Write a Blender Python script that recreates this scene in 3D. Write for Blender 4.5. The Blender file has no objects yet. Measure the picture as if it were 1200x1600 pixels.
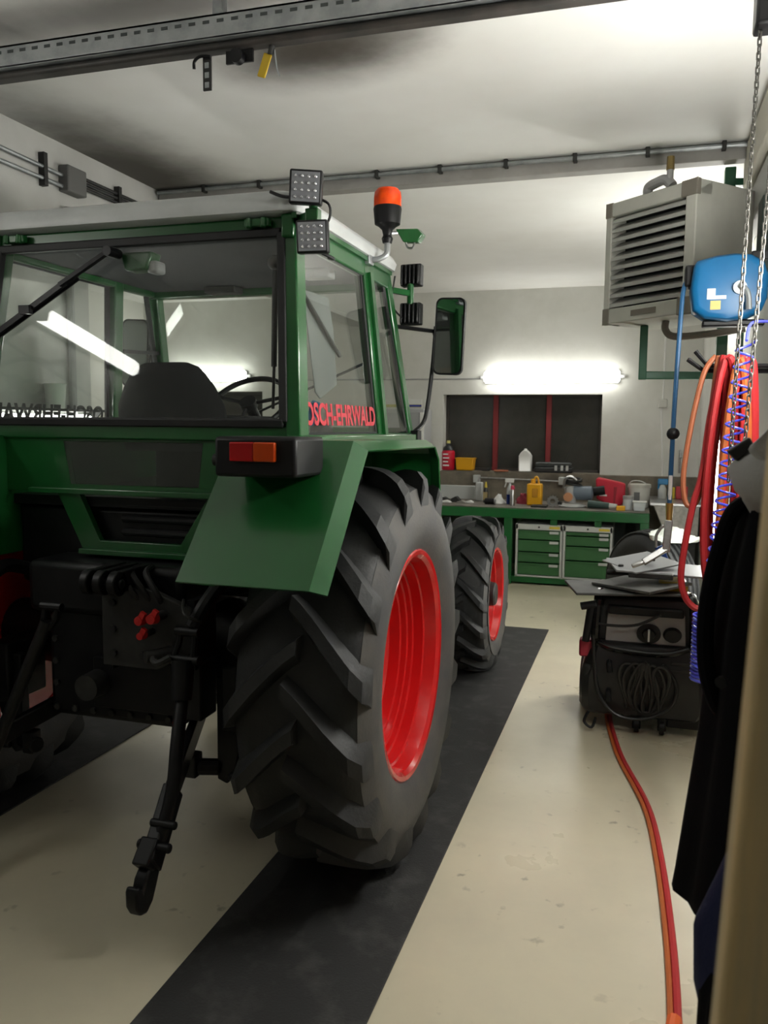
import bpy, bmesh, math, random
from mathutils import Vector, Matrix, Quaternion
random.seed(7)
PI = math.pi
SC = bpy.context.scene
COL = SC.collection

# ---------------------------------------------------------------- camera
cam_d = bpy.data.cameras.new('camera')
cam_d.sensor_fit = 'VERTICAL'
cam_d.sensor_height = 36.0
cam_d.lens = 1300.0 / 1600.0 * 36.0
cam_d.clip_start = 0.02
cam_d.dof.use_dof = True
cam_d.dof.focus_distance = 3.6
cam_d.dof.aperture_fstop = 5.0
cam = bpy.data.objects.new('camera', cam_d)
COL.objects.link(cam)
yaw, pitch, roll = math.radians(17.091), math.radians(5.922), math.radians(0.538)
fw = Vector((-math.sin(yaw) * math.cos(pitch), math.cos(yaw) * math.cos(pitch), -math.sin(pitch)))
rt = Vector((math.cos(yaw), math.sin(yaw), 0))
up = rt.cross(fw)
r2 = rt * math.cos(roll) + up * math.sin(roll)
u2 = -rt * math.sin(roll) + up * math.cos(roll)
m = Matrix((r2, u2, -fw)).transposed().to_4x4()
m.translation = (0, 0, 1.7)
cam.matrix_world = m
SC.camera = cam

# ---------------------------------------------------------------- world + exposure
w = bpy.data.worlds.new('world')
SC.world = w
w.use_nodes = True
w.node_tree.nodes['Background'].inputs[0].default_value = (0.02, 0.025, 0.035, 1)
w.node_tree.nodes['Background'].inputs[1].default_value = 0.3
SC.view_settings.view_transform = 'Standard'
SC.view_settings.look = 'None'
SC.view_settings.gamma = 1.0
SC.view_settings.use_curve_mapping = False
SC.view_settings.exposure = 0.95
SC.cycles.max_bounces = 6
SC.cycles.diffuse_bounces = 4
SC.cycles.glossy_bounces = 3
SC.cycles.transmission_bounces = 3
SC.cycles.transparent_max_bounces = 14
SC.cycles.caustics_reflective = False
SC.cycles.caustics_refractive = False
SC.cycles.use_adaptive_sampling = True
SC.cycles.adaptive_threshold = 0.04
LAMP_BACK, LAMP_LEFT, LAMP_FLOOR, LAMP_RIGHT_FILL, LAMP_NEAR, LAMP_SHELF = 7.0, 9.5, 15.0, 20.0, 38.0, 10.0

# ---------------------------------------------------------------- materials
MATS = {}

def mat(name, col, rough=0.5, metal=0.0, col2=None, nscale=6.0, nlo=0.4, nhi=0.65, bump=0.0, bscale=40.0,
        coat=0.0, emit=0.0, spec=0.5, rvar=0.0, detail=4.0):
    if name in MATS:
        return MATS[name]
    mt = bpy.data.materials.new(name)
    mt.use_nodes = True
    nt = mt.node_tree
    b = nt.nodes['Principled BSDF']
    b.inputs['Base Color'].default_value = (*col, 1)
    b.inputs['Roughness'].default_value = rough
    b.inputs['Metallic'].default_value = metal
    b.inputs['Specular IOR Level'].default_value = spec
    b.inputs['Coat Weight'].default_value = coat
    b.inputs['Coat Roughness'].default_value = 0.08
    tc = nt.nodes.new('ShaderNodeTexCoord')
    if col2 is not None:
        n = nt.nodes.new('ShaderNodeTexNoise')
        n.inputs['Scale'].default_value = nscale
        n.inputs['Detail'].default_value = detail
        n.inputs['Roughness'].default_value = 0.62
        nt.links.new(tc.outputs['Object'], n.inputs['Vector'])
        mr = nt.nodes.new('ShaderNodeMapRange')
        mr.inputs[1].default_value = nlo
        mr.inputs[2].default_value = nhi
        nt.links.new(n.outputs['Fac'], mr.inputs[0])
        mx = nt.nodes.new('ShaderNodeMix')
        mx.data_type = 'RGBA'
        mx.inputs[6].default_value = (*col, 1)
        mx.inputs[7].default_value = (*col2, 1)
        nt.links.new(mr.outputs[0], mx.inputs[0])
        nt.links.new(mx.outputs[2], b.inputs['Base Color'])
        if rvar:
            mr2 = nt.nodes.new('ShaderNodeMapRange')
            mr2.inputs[1].default_value = 0.3
            mr2.inputs[2].default_value = 0.7
            mr2.inputs[3].default_value = rough
            mr2.inputs[4].default_value = rough + rvar
            nt.links.new(n.outputs['Fac'], mr2.inputs[0])
            nt.links.new(mr2.outputs[0], b.inputs['Roughness'])
    if bump:
        n2 = nt.nodes.new('ShaderNodeTexNoise')
        n2.inputs['Scale'].default_value = bscale
        n2.inputs['Detail'].default_value = 5.0
        nt.links.new(tc.outputs['Object'], n2.inputs['Vector'])
        bp = nt.nodes.new('ShaderNodeBump')
        bp.inputs['Strength'].default_value = bump
        bp.inputs['Distance'].default_value = 0.01
        nt.links.new(n2.outputs['Fac'], bp.inputs['Height'])
        nt.links.new(bp.outputs[0], b.inputs['Normal'])
    if emit:
        b.inputs['Emission Color'].default_value = (*col, 1)
        b.inputs['Emission Strength'].default_value = emit
    MATS[name] = mt
    return mt


def glass(name, tint=(0.97, 0.985, 0.975), dirt=0.006, ior=1.5):
    mt = bpy.data.materials.new(name)
    mt.use_nodes = True
    nt = mt.node_tree
    nt.nodes.clear()
    out = nt.nodes.new('ShaderNodeOutputMaterial')
    tr = nt.nodes.new('ShaderNodeBsdfTransparent')
    tr.inputs[0].default_value = (*tint, 1)
    gl = nt.nodes.new('ShaderNodeBsdfGlossy')
    gl.inputs['Roughness'].default_value = 0.015
    lw = nt.nodes.new('ShaderNodeLayerWeight')      # Schlick reflectance, same from both sides of the pane
    lw.inputs[0].default_value = 0.5
    pw = nt.nodes.new('ShaderNodeMath')
    pw.operation = 'POWER'
    pw.inputs[1].default_value = 5.0
    nt.links.new(lw.outputs['Facing'], pw.inputs[0])
    fr = nt.nodes.new('ShaderNodeMath')
    fr.operation = 'MULTIPLY_ADD'
    fr.inputs[1].default_value = 0.95
    fr.inputs[2].default_value = 0.035
    nt.links.new(pw.outputs[0], fr.inputs[0])
    mx = nt.nodes.new('ShaderNodeMixShader')
    nt.links.new(fr.outputs[0], mx.inputs[0])
    nt.links.new(tr.outputs[0], mx.inputs[1])
    nt.links.new(gl.outputs[0], mx.inputs[2])
    df = nt.nodes.new('ShaderNodeBsdfDiffuse')
    df.inputs[0].default_value = (0.6, 0.6, 0.58, 1)
    mx2 = nt.nodes.new('ShaderNodeMixShader')
    mx2.inputs[0].default_value = dirt
    nt.links.new(mx.outputs[0], mx2.inputs[1])
    nt.links.new(df.outputs[0], mx2.inputs[2])
    nt.links.new(mx2.outputs[0], out.inputs[0])
    MATS[name] = mt
    return mt


def stain_mat(name, base, base2, dark, spots, rough, nscale=2.0, amount=0.85, bump=0.0):
    """plaster with soot stains of their own shape: spots = (x, y, z, rx, ry, rz, strength) in world metres"""
    mt = mat(name, base, rough, col2=base2, nscale=nscale, nlo=0.35, nhi=0.7, bump=bump, bscale=60)
    nt = mt.node_tree
    b = nt.nodes['Principled BSDF']
    src = b.inputs['Base Color'].links[0].from_socket
    geo = nt.nodes.new('ShaderNodeNewGeometry')
    nz = nt.nodes.new('ShaderNodeTexNoise')
    nz.inputs['Scale'].default_value = 1.7
    nz.inputs['Detail'].default_value = 6
    nz.inputs['Roughness'].default_value = 0.6
    nt.links.new(geo.outputs['Position'], nz.inputs['Vector'])
    prev = src
    for (x, y, z, rx, ry, rz, st) in spots:
        sub = nt.nodes.new('ShaderNodeVectorMath')
        sub.operation = 'SUBTRACT'
        nt.links.new(geo.outputs['Position'], sub.inputs[0])
        sub.inputs[1].default_value = (x, y, z)
        dv = nt.nodes.new('ShaderNodeVectorMath')
        dv.operation = 'DIVIDE'
        nt.links.new(sub.outputs[0], dv.inputs[0])
        dv.inputs[1].default_value = (rx, ry, rz)
        ln = nt.nodes.new('ShaderNodeVectorMath')
        ln.operation = 'LENGTH'
        nt.links.new(dv.outputs[0], ln.inputs[0])
        ad = nt.nodes.new('ShaderNodeMath')
        ad.operation = 'MULTIPLY_ADD'
        nt.links.new(nz.outputs['Fac'], ad.inputs[0])
        ad.inputs[1].default_value = 0.8
        nt.links.new(ln.outputs['Value'], ad.inputs[2])
        mr = nt.nodes.new('ShaderNodeMapRange')
        mr.interpolation_type = 'SMOOTHSTEP'
        mr.inputs[1].default_value = 0.5
        mr.inputs[2].default_value = 1.7
        mr.inputs[3].default_value = st
        mr.inputs[4].default_value = 0.0
        nt.links.new(ad.outputs[0], mr.inputs[0])
        mx = nt.nodes.new('ShaderNodeMix')
        mx.data_type = 'RGBA'
        nt.links.new(mr.outputs[0], mx.inputs[0])
        nt.links.new(prev, mx.inputs[6])
        mx.inputs[7].default_value = (*dark, 1)
        prev = mx.outputs[2]
    nt.links.new(prev, b.inputs['Base Color'])
    return mt


GREEN = mat('tractor_green', (0.008, 0.095, 0.020), 0.28, coat=0.4, col2=(0.009, 0.082, 0.018), nscale=3)
BGREEN = mat('bench_green', (0.008, 0.13, 0.03), 0.35, col2=(0.02, 0.11, 0.035), nscale=8)
DGREEN = mat('drawer_green', (0.045, 0.16, 0.055), 0.5, col2=(0.04, 0.14, 0.05), nscale=5)
FGREEN = mat('frame_green', (0.012, 0.10, 0.045), 0.4, col2=(0.02, 0.11, 0.06), nscale=9)
RED = mat('rim_red', (0.50, 0.007, 0.008), 0.22, coat=0.6)
RUB = mat('tyre_rubber', (0.016, 0.017, 0.018), 0.5, col2=(0.040, 0.040, 0.040), nscale=5, nlo=0.45, nhi=0.8, bump=0.15, bscale=90, rvar=0.2)
BLK = mat('black_paint', (0.004, 0.004, 0.005), 0.42, col2=(0.008, 0.008, 0.009), nscale=12, spec=0.3)
BLKP = mat('black_plastic', (0.008, 0.008, 0.009), 0.45, spec=0.3)
SEAL = mat('black_rubber_seal', (0.006, 0.006, 0.007), 0.6)
CHAR = mat('charcoal_steel', (0.022, 0.022, 0.022), 0.55, col2=(0.035, 0.035, 0.033), nscale=10, spec=0.35)
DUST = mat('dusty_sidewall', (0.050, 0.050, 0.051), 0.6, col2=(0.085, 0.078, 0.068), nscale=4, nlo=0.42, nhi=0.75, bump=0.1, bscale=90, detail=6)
STEEL = mat('steel', (0.55, 0.55, 0.55), 0.35, 1.0, col2=(0.4, 0.4, 0.4), nscale=20)
GALV = mat('galvanised', (0.42, 0.44, 0.45), 0.45, 0.7, col2=(0.30, 0.32, 0.33), nscale=9)
BRASS = mat('brass', (0.6, 0.42, 0.12), 0.35, 1.0)
ROOFM = mat('roof_white', (0.56, 0.58, 0.58), 0.4, col2=(0.48, 0.50, 0.50), nscale=4)
LINER = mat('headliner_grey', (0.05, 0.05, 0.055), 0.9, bump=0.3, bscale=300)
SEATM = mat('seat_fabric', (0.014, 0.014, 0.016), 0.9, spec=0.2)
WHITE = mat('white_plastic', (0.8, 0.8, 0.78), 0.4)
GREYP = mat('grey_plastic', (0.35, 0.35, 0.35), 0.5)
LGREY = mat('cabinet_grey', (0.55, 0.57, 0.56), 0.45)
YEL = mat('yellow_plastic', (0.85, 0.42, 0.01), 0.4)
YELD = mat('yellow_tag', (0.62, 0.42, 0.02), 0.45)
CRIM = mat('crimson_plastic', (0.62, 0.012, 0.04), 0.4)
REDH = mat('red_hose_rubber', (0.45, 0.022, 0.026), 0.5)
ORH = mat('orange_hose_rubber', (0.46, 0.11, 0.022), 0.5)
BLUE = mat('reel_blue', (0.0, 0.105, 0.27), 0.4, col2=(0.005, 0.12, 0.30), nscale=4)
BLUH = mat('blue_hose', (0.015, 0.085, 0.20), 0.4)
SPIR = mat('spiral_blue', (0.06, 0.07, 0.55), 0.25)
GLASS = glass('cab_glass')
GLASSD = glass('dirty_glass', (0.55, 0.62, 0.56), 0.05)
MIRR = mat('mirror_glass', (0.35, 0.37, 0.37), 0.03, 1.0)
HEATM = mat('heater_grey', (0.50, 0.50, 0.45), 0.45, col2=(0.45, 0.45, 0.41), nscale=5)
LOUV = mat('louvre_grey', (0.36, 0.36, 0.34), 0.45)
HEATD = mat('heater_corner_brown', (0.20, 0.18, 0.15), 0.5)
CONC = mat('bare_render', (0.24, 0.21, 0.16), 0.8, col2=(0.16, 0.14, 0.11), nscale=5, bump=0.3)
COAT = mat('black_cloth', (0.004, 0.004, 0.005), 0.95, bump=0.2, bscale=200, spec=0.1)
GREYC = mat('grey_cloth', (0.42, 0.42, 0.42), 0.85, bump=0.2, bscale=200)
NAVY = mat('navy_cloth', (0.004, 0.008, 0.05), 0.85, bump=0.2, bscale=200)
DARKB = mat('dark_box', (0.03, 0.032, 0.033), 0.35)
CLEAR = mat('clear_plastic', (0.62, 0.66, 0.68), 0.2)
TOPM = mat('worn_worktop', (0.20, 0.18, 0.15), 0.6, col2=(0.12, 0.11, 0.10), nscale=7, bump=0.2)
AMBER = mat('amber_lens', (0.62, 0.07, 0.008), 0.15)
ORANGE = mat('beacon_orange', (0.95, 0.085, 0.004), 0.12, col2=(0.85, 0.05, 0.004), nscale=20)
REDL = mat('red_lens', (0.45, 0.008, 0.01), 0.12)
LEDM = mat('led_lens', (0.32, 0.33, 0.36), 0.15, 0.2)
LEDD = mat('led_dot', (0.6, 0.6, 0.63), 0.2, 0.8)
STICK = mat('sticker_red', (0.50, 0.018, 0.035), 0.5)
STICK_BACKLIT = mat('sticker_backlit', (0.012, 0.012, 0.012), 0.5)  # left lettering: its backlit darkness is put into the colour
PAPER = mat('paper', (0.75, 0.75, 0.72), 0.7)

# ---------------------------------------------------------------- mesh helpers
WP = {}


def V(*a):
    return Vector(a)


class MB:
    def __init__(s):
        s.v = []
        s.f = []

    def add(s, vs, fs):
        o = len(s.v)
        s.v += [Vector(p) for p in vs]
        s.f += [[i + o for i in f] for f in fs]
        return s

    def box(s, c, d, rot=None):
        x, y, z = d[0] / 2, d[1] / 2, d[2] / 2
        vs = [V(a, b, e) for a in (-x, x) for b in (-y, y) for e in (-z, z)]
        if rot is not None:
            vs = [rot @ p for p in vs]
        c = Vector(c)
        return s.add([p + c for p in vs], [(0, 1, 3, 2), (4, 6, 7, 5), (0, 4, 5, 1), (2, 3, 7, 6), (0, 2, 6, 4), (1, 5, 7, 3)])

    def bx(s, x0, x1, y0, y1, z0, z1):
        return s.box(((x0 + x1) / 2, (y0 + y1) / 2, (z0 + z1) / 2), (abs(x1 - x0), abs(y1 - y0), abs(z1 - z0)))

    def beam(s, p0, p1, w, h, side=(1, 0, 0)):
        """bar from p0 to p1, w across `side`, h across the third axis"""
        p0, p1 = Vector(p0), Vector(p1)
        d = (p1 - p0).normalized()
        a = Vector(side)
        a = (a - d * a.dot(d)).normalized()
        b = d.cross(a)
        vs = []
        for p in (p0, p1):
            for i, j in ((-1, -1), (1, -1), (1, 1), (-1, 1)):
                vs.append(p + a * (i * w / 2) + b * (j * h / 2))
        return s.add(vs, [(3, 2, 1, 0), (4, 5, 6, 7), (0, 1, 5, 4), (1, 2, 6, 5), (2, 3, 7, 6), (3, 0, 4, 7)])

    def cyl(s, p0, p1, r0, r1=None, n=16, caps=True):
        r1 = r0 if r1 is None else r1
        p0, p1 = Vector(p0), Vector(p1)
        d = (p1 - p0).normalized()
        a = d.orthogonal().normalized()
        b = d.cross(a)
        vs = []
        for p, r in ((p0, r0), (p1, r1)):
            for k in range(n):
                t = 2 * PI * k / n
                vs.append(p + a * (r * math.cos(t)) + b * (r * math.sin(t)))
        fs = [(k, (k + 1) % n, n + (k + 1) % n, n + k) for k in range(n)]
        if caps:
            fs += [tuple(range(n - 1, -1, -1)), tuple(range(n, 2 * n))]
        return s.add(vs, fs)

    def tube(s, path, r, n=8, closed=False, caps=True):
        P = [Vector(p) for p in path]
        N = len(P)
        rs = r if isinstance(r, (list, tuple)) else [r] * N
        T = []
        for i in range(N):
            if closed:
                t = P[(i + 1) % N] - P[i - 1]
            else:
                t = P[min(i + 1, N - 1)] - P[max(i - 1, 0)]
            T.append(t.normalized())
        a = T[0].orthogonal().normalized()
        vs = []
        for i in range(N):
            if i:
                q = T[i - 1].rotation_difference(T[i])
                a = q @ a
                a = (a - T[i] * a.dot(T[i])).normalized()
            b = T[i].cross(a)
            for k in range(n):
                t = 2 * PI * k / n
                vs.append(P[i] + a * (rs[i] * math.cos(t)) + b * (rs[i] * math.sin(t)))
        fs = []
        for i in range(N if closed else N - 1):
            j = (i + 1) % N
            for k in range(n):
                fs.append((i * n + k, i * n + (k + 1) % n, j * n + (k + 1) % n, j * n + k))
        if caps and not closed:
            fs += [tuple(range(n - 1, -1, -1)), tuple(range((N - 1) * n, N * n))]
        return s.add(vs, fs)

    def lathe(s, prof, o=(0, 0, 0), axis='Z', n=32, closed=False):
        """prof = (along, radius)"""
        o = Vector(o)
        vs = []
        for (h, r) in prof:
            for k in range(n):
                t = 2 * PI * k / n
                c, q = r * math.cos(t), r * math.sin(t)
                vs.append(o + (V(c, q, h) if axis == 'Z' else V(h, c, q) if axis == 'X' else V(q, h, c)))
        N = len(prof)
        fs = []
        for i in range(N if closed else N - 1):
            j = (i + 1) % N
            for k in range(n):
                fs.append((i * n + k, i * n + (k + 1) % n, j * n + (k + 1) % n, j * n + k))
        if not closed:
            if prof[0][1] > 1e-5:
                fs.append(tuple(range(n - 1, -1, -1)))
            if prof[-1][1] > 1e-5:
                fs.append(tuple(range((N - 1) * n, N * n)))
        return s.add(vs, fs)

    def prism(s, pts, ext):
        """polygon of 3D points extruded by vector ext"""
        n = len(pts)
        ext = Vector(ext)
        P = [Vector(p) for p in pts]
        fs = [tuple(range(n - 1, -1, -1)), tuple(range(n, 2 * n))]
        fs += [(k, (k + 1) % n, n + (k + 1) % n, n + k) for k in range(n)]
        return s.add(P + [p + ext for p in P], fs)

    def grid(s, rows):
        """sheet from rows of points"""
        R, Cn = len(rows), len(rows[0])
        vs = [p for r in rows for p in r]
        return s.add(vs, [(i * Cn + j, i * Cn + j + 1, (i + 1) * Cn + j + 1, (i + 1) * Cn + j) for i in range(R - 1) for j in range(Cn - 1)])

    def loft(s, rings, caps=True):
        n = len(rings[0])
        vs = [p for r in rings for p in r]
        fs = []
        for i in range(len(rings) - 1):
            for k in range(n):
                fs.append((i * n + k, i * n + (k + 1) % n, (i + 1) * n + (k + 1) % n, (i + 1) * n + k))
        if caps:
            fs += [tuple(range(n - 1, -1, -1)), tuple(range((len(rings) - 1) * n, len(rings) * n))]
        return s.add(vs, fs)

    def ball(s, c, r, n=12, m=8, sc=(1, 1, 1)):
        c = Vector(c)
        rings = []
        for i in range(1, m):
            t = PI * i / m
            rings.append([c + V(r * sc[0] * math.sin(t) * math.cos(2 * PI * k / n), r * sc[1] * math.sin(t) * math.sin(2 * PI * k / n), -r * sc[2] * math.cos(t)) for k in range(n)])
        return s.loft(rings)

    def build(s, name, material, parent=None, origin=None, smooth=35, bevel=0.0, solid=0.0, kind=None, seg=2):
        me = bpy.data.meshes.new(name)
        if origin is None:
            lo = [min(p[i] for p in s.v) for i in range(3)]
            hi = [max(p[i] for p in s.v) for i in range(3)]
            origin = V((lo[0] + hi[0]) / 2, (lo[1] + hi[1]) / 2, lo[2] if parent is None else (lo[2] + hi[2]) / 2)
        origin = Vector(origin)
        me.from_pydata([tuple(p - origin) for p in s.v], [], s.f)
        bm = bmesh.new()
        bm.from_mesh(me)
        bmesh.ops.remove_doubles(bm, verts=bm.verts, dist=1e-5)
        bmesh.ops.recalc_face_normals(bm, faces=bm.faces)
        bm.to_mesh(me)
        bm.free()
        me.materials.append(material)
        if smooth:
            for p in me.polygons:
                p.use_smooth = True
            me.set_sharp_from_angle(angle=math.radians(smooth))
        o = bpy.data.objects.new(name, me)
        COL.objects.link(o)
        place(o, origin, parent)
        if solid:
            md = o.modifiers.new('thickness', 'SOLIDIFY')
            md.thickness = solid
            md.offset = 0
        if bevel:
            md = o.modifiers.new('bevel', 'BEVEL')
            md.width = bevel
            md.segments = seg
            md.limit_method = 'ANGLE'
            md.angle_limit = math.radians(40)
        if kind:
            o['kind'] = kind
        return o


def place(o, wpos, parent=None):
    wpos = Vector(wpos)
    WP[o.name] = wpos
    if parent is not None:
        o.parent = parent
        o.location = wpos - WP[parent.name]
    else:
        o.location = wpos


def tag(o, label, cat, group=None):
    o['label'] = label
    o['category'] = cat
    if group:
        o['group'] = group
    return o


def thing(name, loc, label, cat, group=None):
    o = bpy.data.objects.new(name, None)
    COL.objects.link(o)
    o.empty_display_size = 0.1
    place(o, loc)
    return tag(o, label, cat, group)


def struct(o):
    o['kind'] = 'structure'
    return o


def copy_to(src, wpos, parent, rot=None):
    c = src.copy()
    COL.objects.link(c)
    place(c, wpos, parent)
    if rot is not None:
        c.rotation_euler = rot
    return c


def catmull(pts, n=8, closed=False):
    P = [Vector(p) for p in pts]
    out = []
    N = len(P)
    for i in range(N if closed else N - 1):
        p0 = P[i - 1] if (closed or i > 0) else P[0]
        p1, p2 = P[i], P[(i + 1) % N]
        p3 = P[(i + 2) % N] if (closed or i + 2 < N) else P[-1]
        for k in range(n):
            t = k / n
            out.append(0.5 * ((2 * p1) + (p2 - p0) * t + (2 * p0 - 5 * p1 + 4 * p2 - p3) * t * t + (3 * p1 - p0 - 3 * p2 + p3) * t ** 3))
    if not closed:
        out.append(P[-1])
    return out


def text_mesh(name, body, size, origin, xdir, ydir, material, parent, bold=0.0, depth=0.001, sx=1.0):
    cu = bpy.data.curves.new(name + '_curve', 'FONT')
    cu.body = body
    cu.size = size
    cu.offset = bold
    cu.extrude = depth
    cu.align_x = 'CENTER'
    cu.align_y = 'CENTER'
    to = bpy.data.objects.new(name + '_tmp', cu)
    COL.objects.link(to)
    bpy.context.view_layer.update()
    me = bpy.data.meshes.new_from_object(to.evaluated_get(bpy.context.evaluated_depsgraph_get()))
    bpy.data.objects.remove(to)
    bpy.data.curves.remove(cu)
    x, y = Vector(xdir).normalized(), Vector(ydir).normalized()
    z = x.cross(y)
    R = Matrix((x * sx, y, z)).transposed().to_4x4()
    me.transform(R)
    me.materials.append(material)
    o = bpy.data.objects.new(name, me)
    COL.objects.link(o)
    place(o, origin, parent)
    return o


# ================================================================ THE SETTING
CEIL = 3.31
BY = 10.0
RX = 0.62
LX = -3.28
floor_m = mat('floor_epoxy', (0.63, 0.575, 0.425), 0.24, col2=(0.53, 0.49, 0.375), nscale=1.6, nlo=0.32, nhi=0.75, rvar=0.18, detail=5)
nt = floor_m.node_tree
bs = nt.nodes['Principled BSDF']
src = bs.inputs['Base Color'].links[0].from_socket
geo = nt.nodes.new('ShaderNodeNewGeometry')
fac = None
for sc_, lo_, hi_ in ((13.0, 0.64, 0.72), (1.3, 0.46, 0.62)):      # dirt specks, gathered in patches
    nz = nt.nodes.new('ShaderNodeTexNoise')
    nz.inputs['Scale'].default_value = sc_
    nz.inputs['Detail'].default_value = 3.0
    nt.links.new(geo.outputs['Position'], nz.inputs['Vector'])
    mr = nt.nodes.new('ShaderNodeMapRange')
    mr.inputs[1].default_value, mr.inputs[2].default_value = lo_, hi_
    nt.links.new(nz.outputs['Fac'], mr.inputs[0])
    if fac is None:
        fac = mr.outputs[0]
    else:
        mu = nt.nodes.new('ShaderNodeMath')
        mu.operation = 'MULTIPLY'
        nt.links.new(fac, mu.inputs[0])
        nt.links.new(mr.outputs[0], mu.inputs[1])
        mu2 = nt.nodes.new('ShaderNodeMath')
        mu2.operation = 'MULTIPLY'
        mu2.inputs[1].default_value = 0.65
        nt.links.new(mu.outputs[0], mu2.inputs[0])
        fac = mu2.outputs[0]
mx = nt.nodes.new('ShaderNodeMix')
mx.data_type = 'RGBA'
mx.inputs[7].default_value = (0.10, 0.085, 0.06, 1)
nt.links.new(fac, mx.inputs[0])
nt.links.new(src, mx.inputs[6])
nt.links.new(mx.outputs[2], bs.inputs['Base Color'])
struct(MB().bx(-6.6, 1.4, -2.6, BY + 0.3, -0.12, 0).build('floor', floor_m, smooth=0))
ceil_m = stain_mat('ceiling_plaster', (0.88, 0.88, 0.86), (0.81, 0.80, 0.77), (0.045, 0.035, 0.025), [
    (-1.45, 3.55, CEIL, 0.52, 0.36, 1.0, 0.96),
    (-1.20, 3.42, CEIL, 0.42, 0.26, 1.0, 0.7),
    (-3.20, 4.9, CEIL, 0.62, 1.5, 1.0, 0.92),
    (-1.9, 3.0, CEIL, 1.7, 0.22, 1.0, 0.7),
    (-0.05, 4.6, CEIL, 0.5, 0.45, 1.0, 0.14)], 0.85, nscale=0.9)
struct(MB().bx(-6.6, 1.4, -2.6, BY + 0.3, CEIL, CEIL + 0.12).build('ceiling', ceil_m, smooth=0))
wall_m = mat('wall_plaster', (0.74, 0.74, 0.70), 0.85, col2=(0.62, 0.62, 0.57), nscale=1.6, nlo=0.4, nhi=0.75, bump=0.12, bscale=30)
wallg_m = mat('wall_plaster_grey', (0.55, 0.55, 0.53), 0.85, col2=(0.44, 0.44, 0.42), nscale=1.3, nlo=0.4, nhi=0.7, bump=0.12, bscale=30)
W1, W2 = (-2.33, -0.45, 1.165, 2.085), (-5.75, -4.75, 1.165, 2.13)
mb = MB()
for (x0, x1, z0, z1) in ((-6.6, W2[0], 0, CEIL), (W2[1], W1[0], 0, CEIL), (W1[1], 1.4, 0, CEIL),
                         (W2[0], W2[1], 0, W2[2]), (W2[0], W2[1], W2[3], CEIL), (W1[0], W1[1], 0, W1[2]), (W1[0], W1[1], W1[3], CEIL)):
    mb.bx(x0, x1, BY, BY + 0.28, z0, z1)
struct(mb.build('wall_back', wall_m, smooth=0))
struct(MB().bx(RX, RX + 0.2, 2.25, BY, 0, CEIL).build('wall_right', wall_m, smooth=0))
struct(MB().bx(0.53, RX, -2.6, 2.25, 0, CEIL).build('wall_right_near', wall_m, smooth=0))
mb = MB().bx(LX - 0.24, LX, -2.6, 4.45, 0, CEIL)
mb.bx(LX - 0.24, LX, 4.45, BY, 2.93, CEIL)
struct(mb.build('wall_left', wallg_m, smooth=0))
struct(MB().bx(-6.7, -6.5, -2.6, BY, 0, CEIL).build('wall_left_far', wall_m, smooth=0))
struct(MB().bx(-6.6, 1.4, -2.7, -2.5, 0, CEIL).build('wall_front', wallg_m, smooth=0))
struct(MB().bx(-6.5, RX, BY - 0.05, BY, 0.0, 1.155).build('baseboard_back', CONC, bevel=0.006))
night = mat('night_pane', (0.035, 0.034, 0.029), 0.25, col2=(0.05, 0.047, 0.04), nscale=3)
RFR = mat('red_window_bar', (0.20, 0.018, 0.02), 0.5)
for i, (x0, x1, z0, z1) in enumerate((W1, W2)):
    p = struct(MB().bx(x0, x1, BY + 0.20, BY + 0.22, z0, z1).build('window_%d' % (i + 1), night, smooth=0))
    fr = MB()
    fr.bx(x0, x0 + 0.03, BY + 0.17, BY + 0.21, z0, z1).bx(x1 - 0.03, x1, BY + 0.17, BY + 0.21, z0, z1)
    fr.bx(x0, x1, BY + 0.17, BY + 0.21, z1 - 0.03, z1).bx(x0, x1, BY + 0.17, BY + 0.21, z0, z0 + 0.03)
    fr.build('window_frame', mat('dark_frame', (0.05, 0.045, 0.04), 0.5), p)
    if i == 0:
        for xx in (-1.71, -1.07):
            MB().bx(xx - 0.03, xx + 0.03, BY + 0.15, BY + 0.21, z0, z1).build('mullion', RFR, p, bevel=0.004)
    MB().bx(x0, x1, BY - 0.05, BY + 0.2, z0 - 0.012, z0).build('window_sill', CONC, p)

# floor mats
matm = mat('mat_rubber', (0.018, 0.018, 0.018), 0.7, col2=(0.065, 0.063, 0.060), nscale=6.5, nlo=0.5, nhi=0.82, bump=0.2, bscale=120, detail=8)
tag(MB().bx(-1.322, -0.683, -1.2, 6.97, 0.0, 0.008).build('rubber_mat', matm, bevel=0.003), 'long black rubber floor mat under the right-hand tractor wheels', 'mat', 'rubber floor mats')
tag(MB().bx(-3.23, -2.59, -1.2, 6.97, 0.0, 0.008).build('rubber_mat', matm, bevel=0.003), 'black rubber floor mat under the left-hand tractor wheels', 'mat', 'rubber floor mats')


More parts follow.
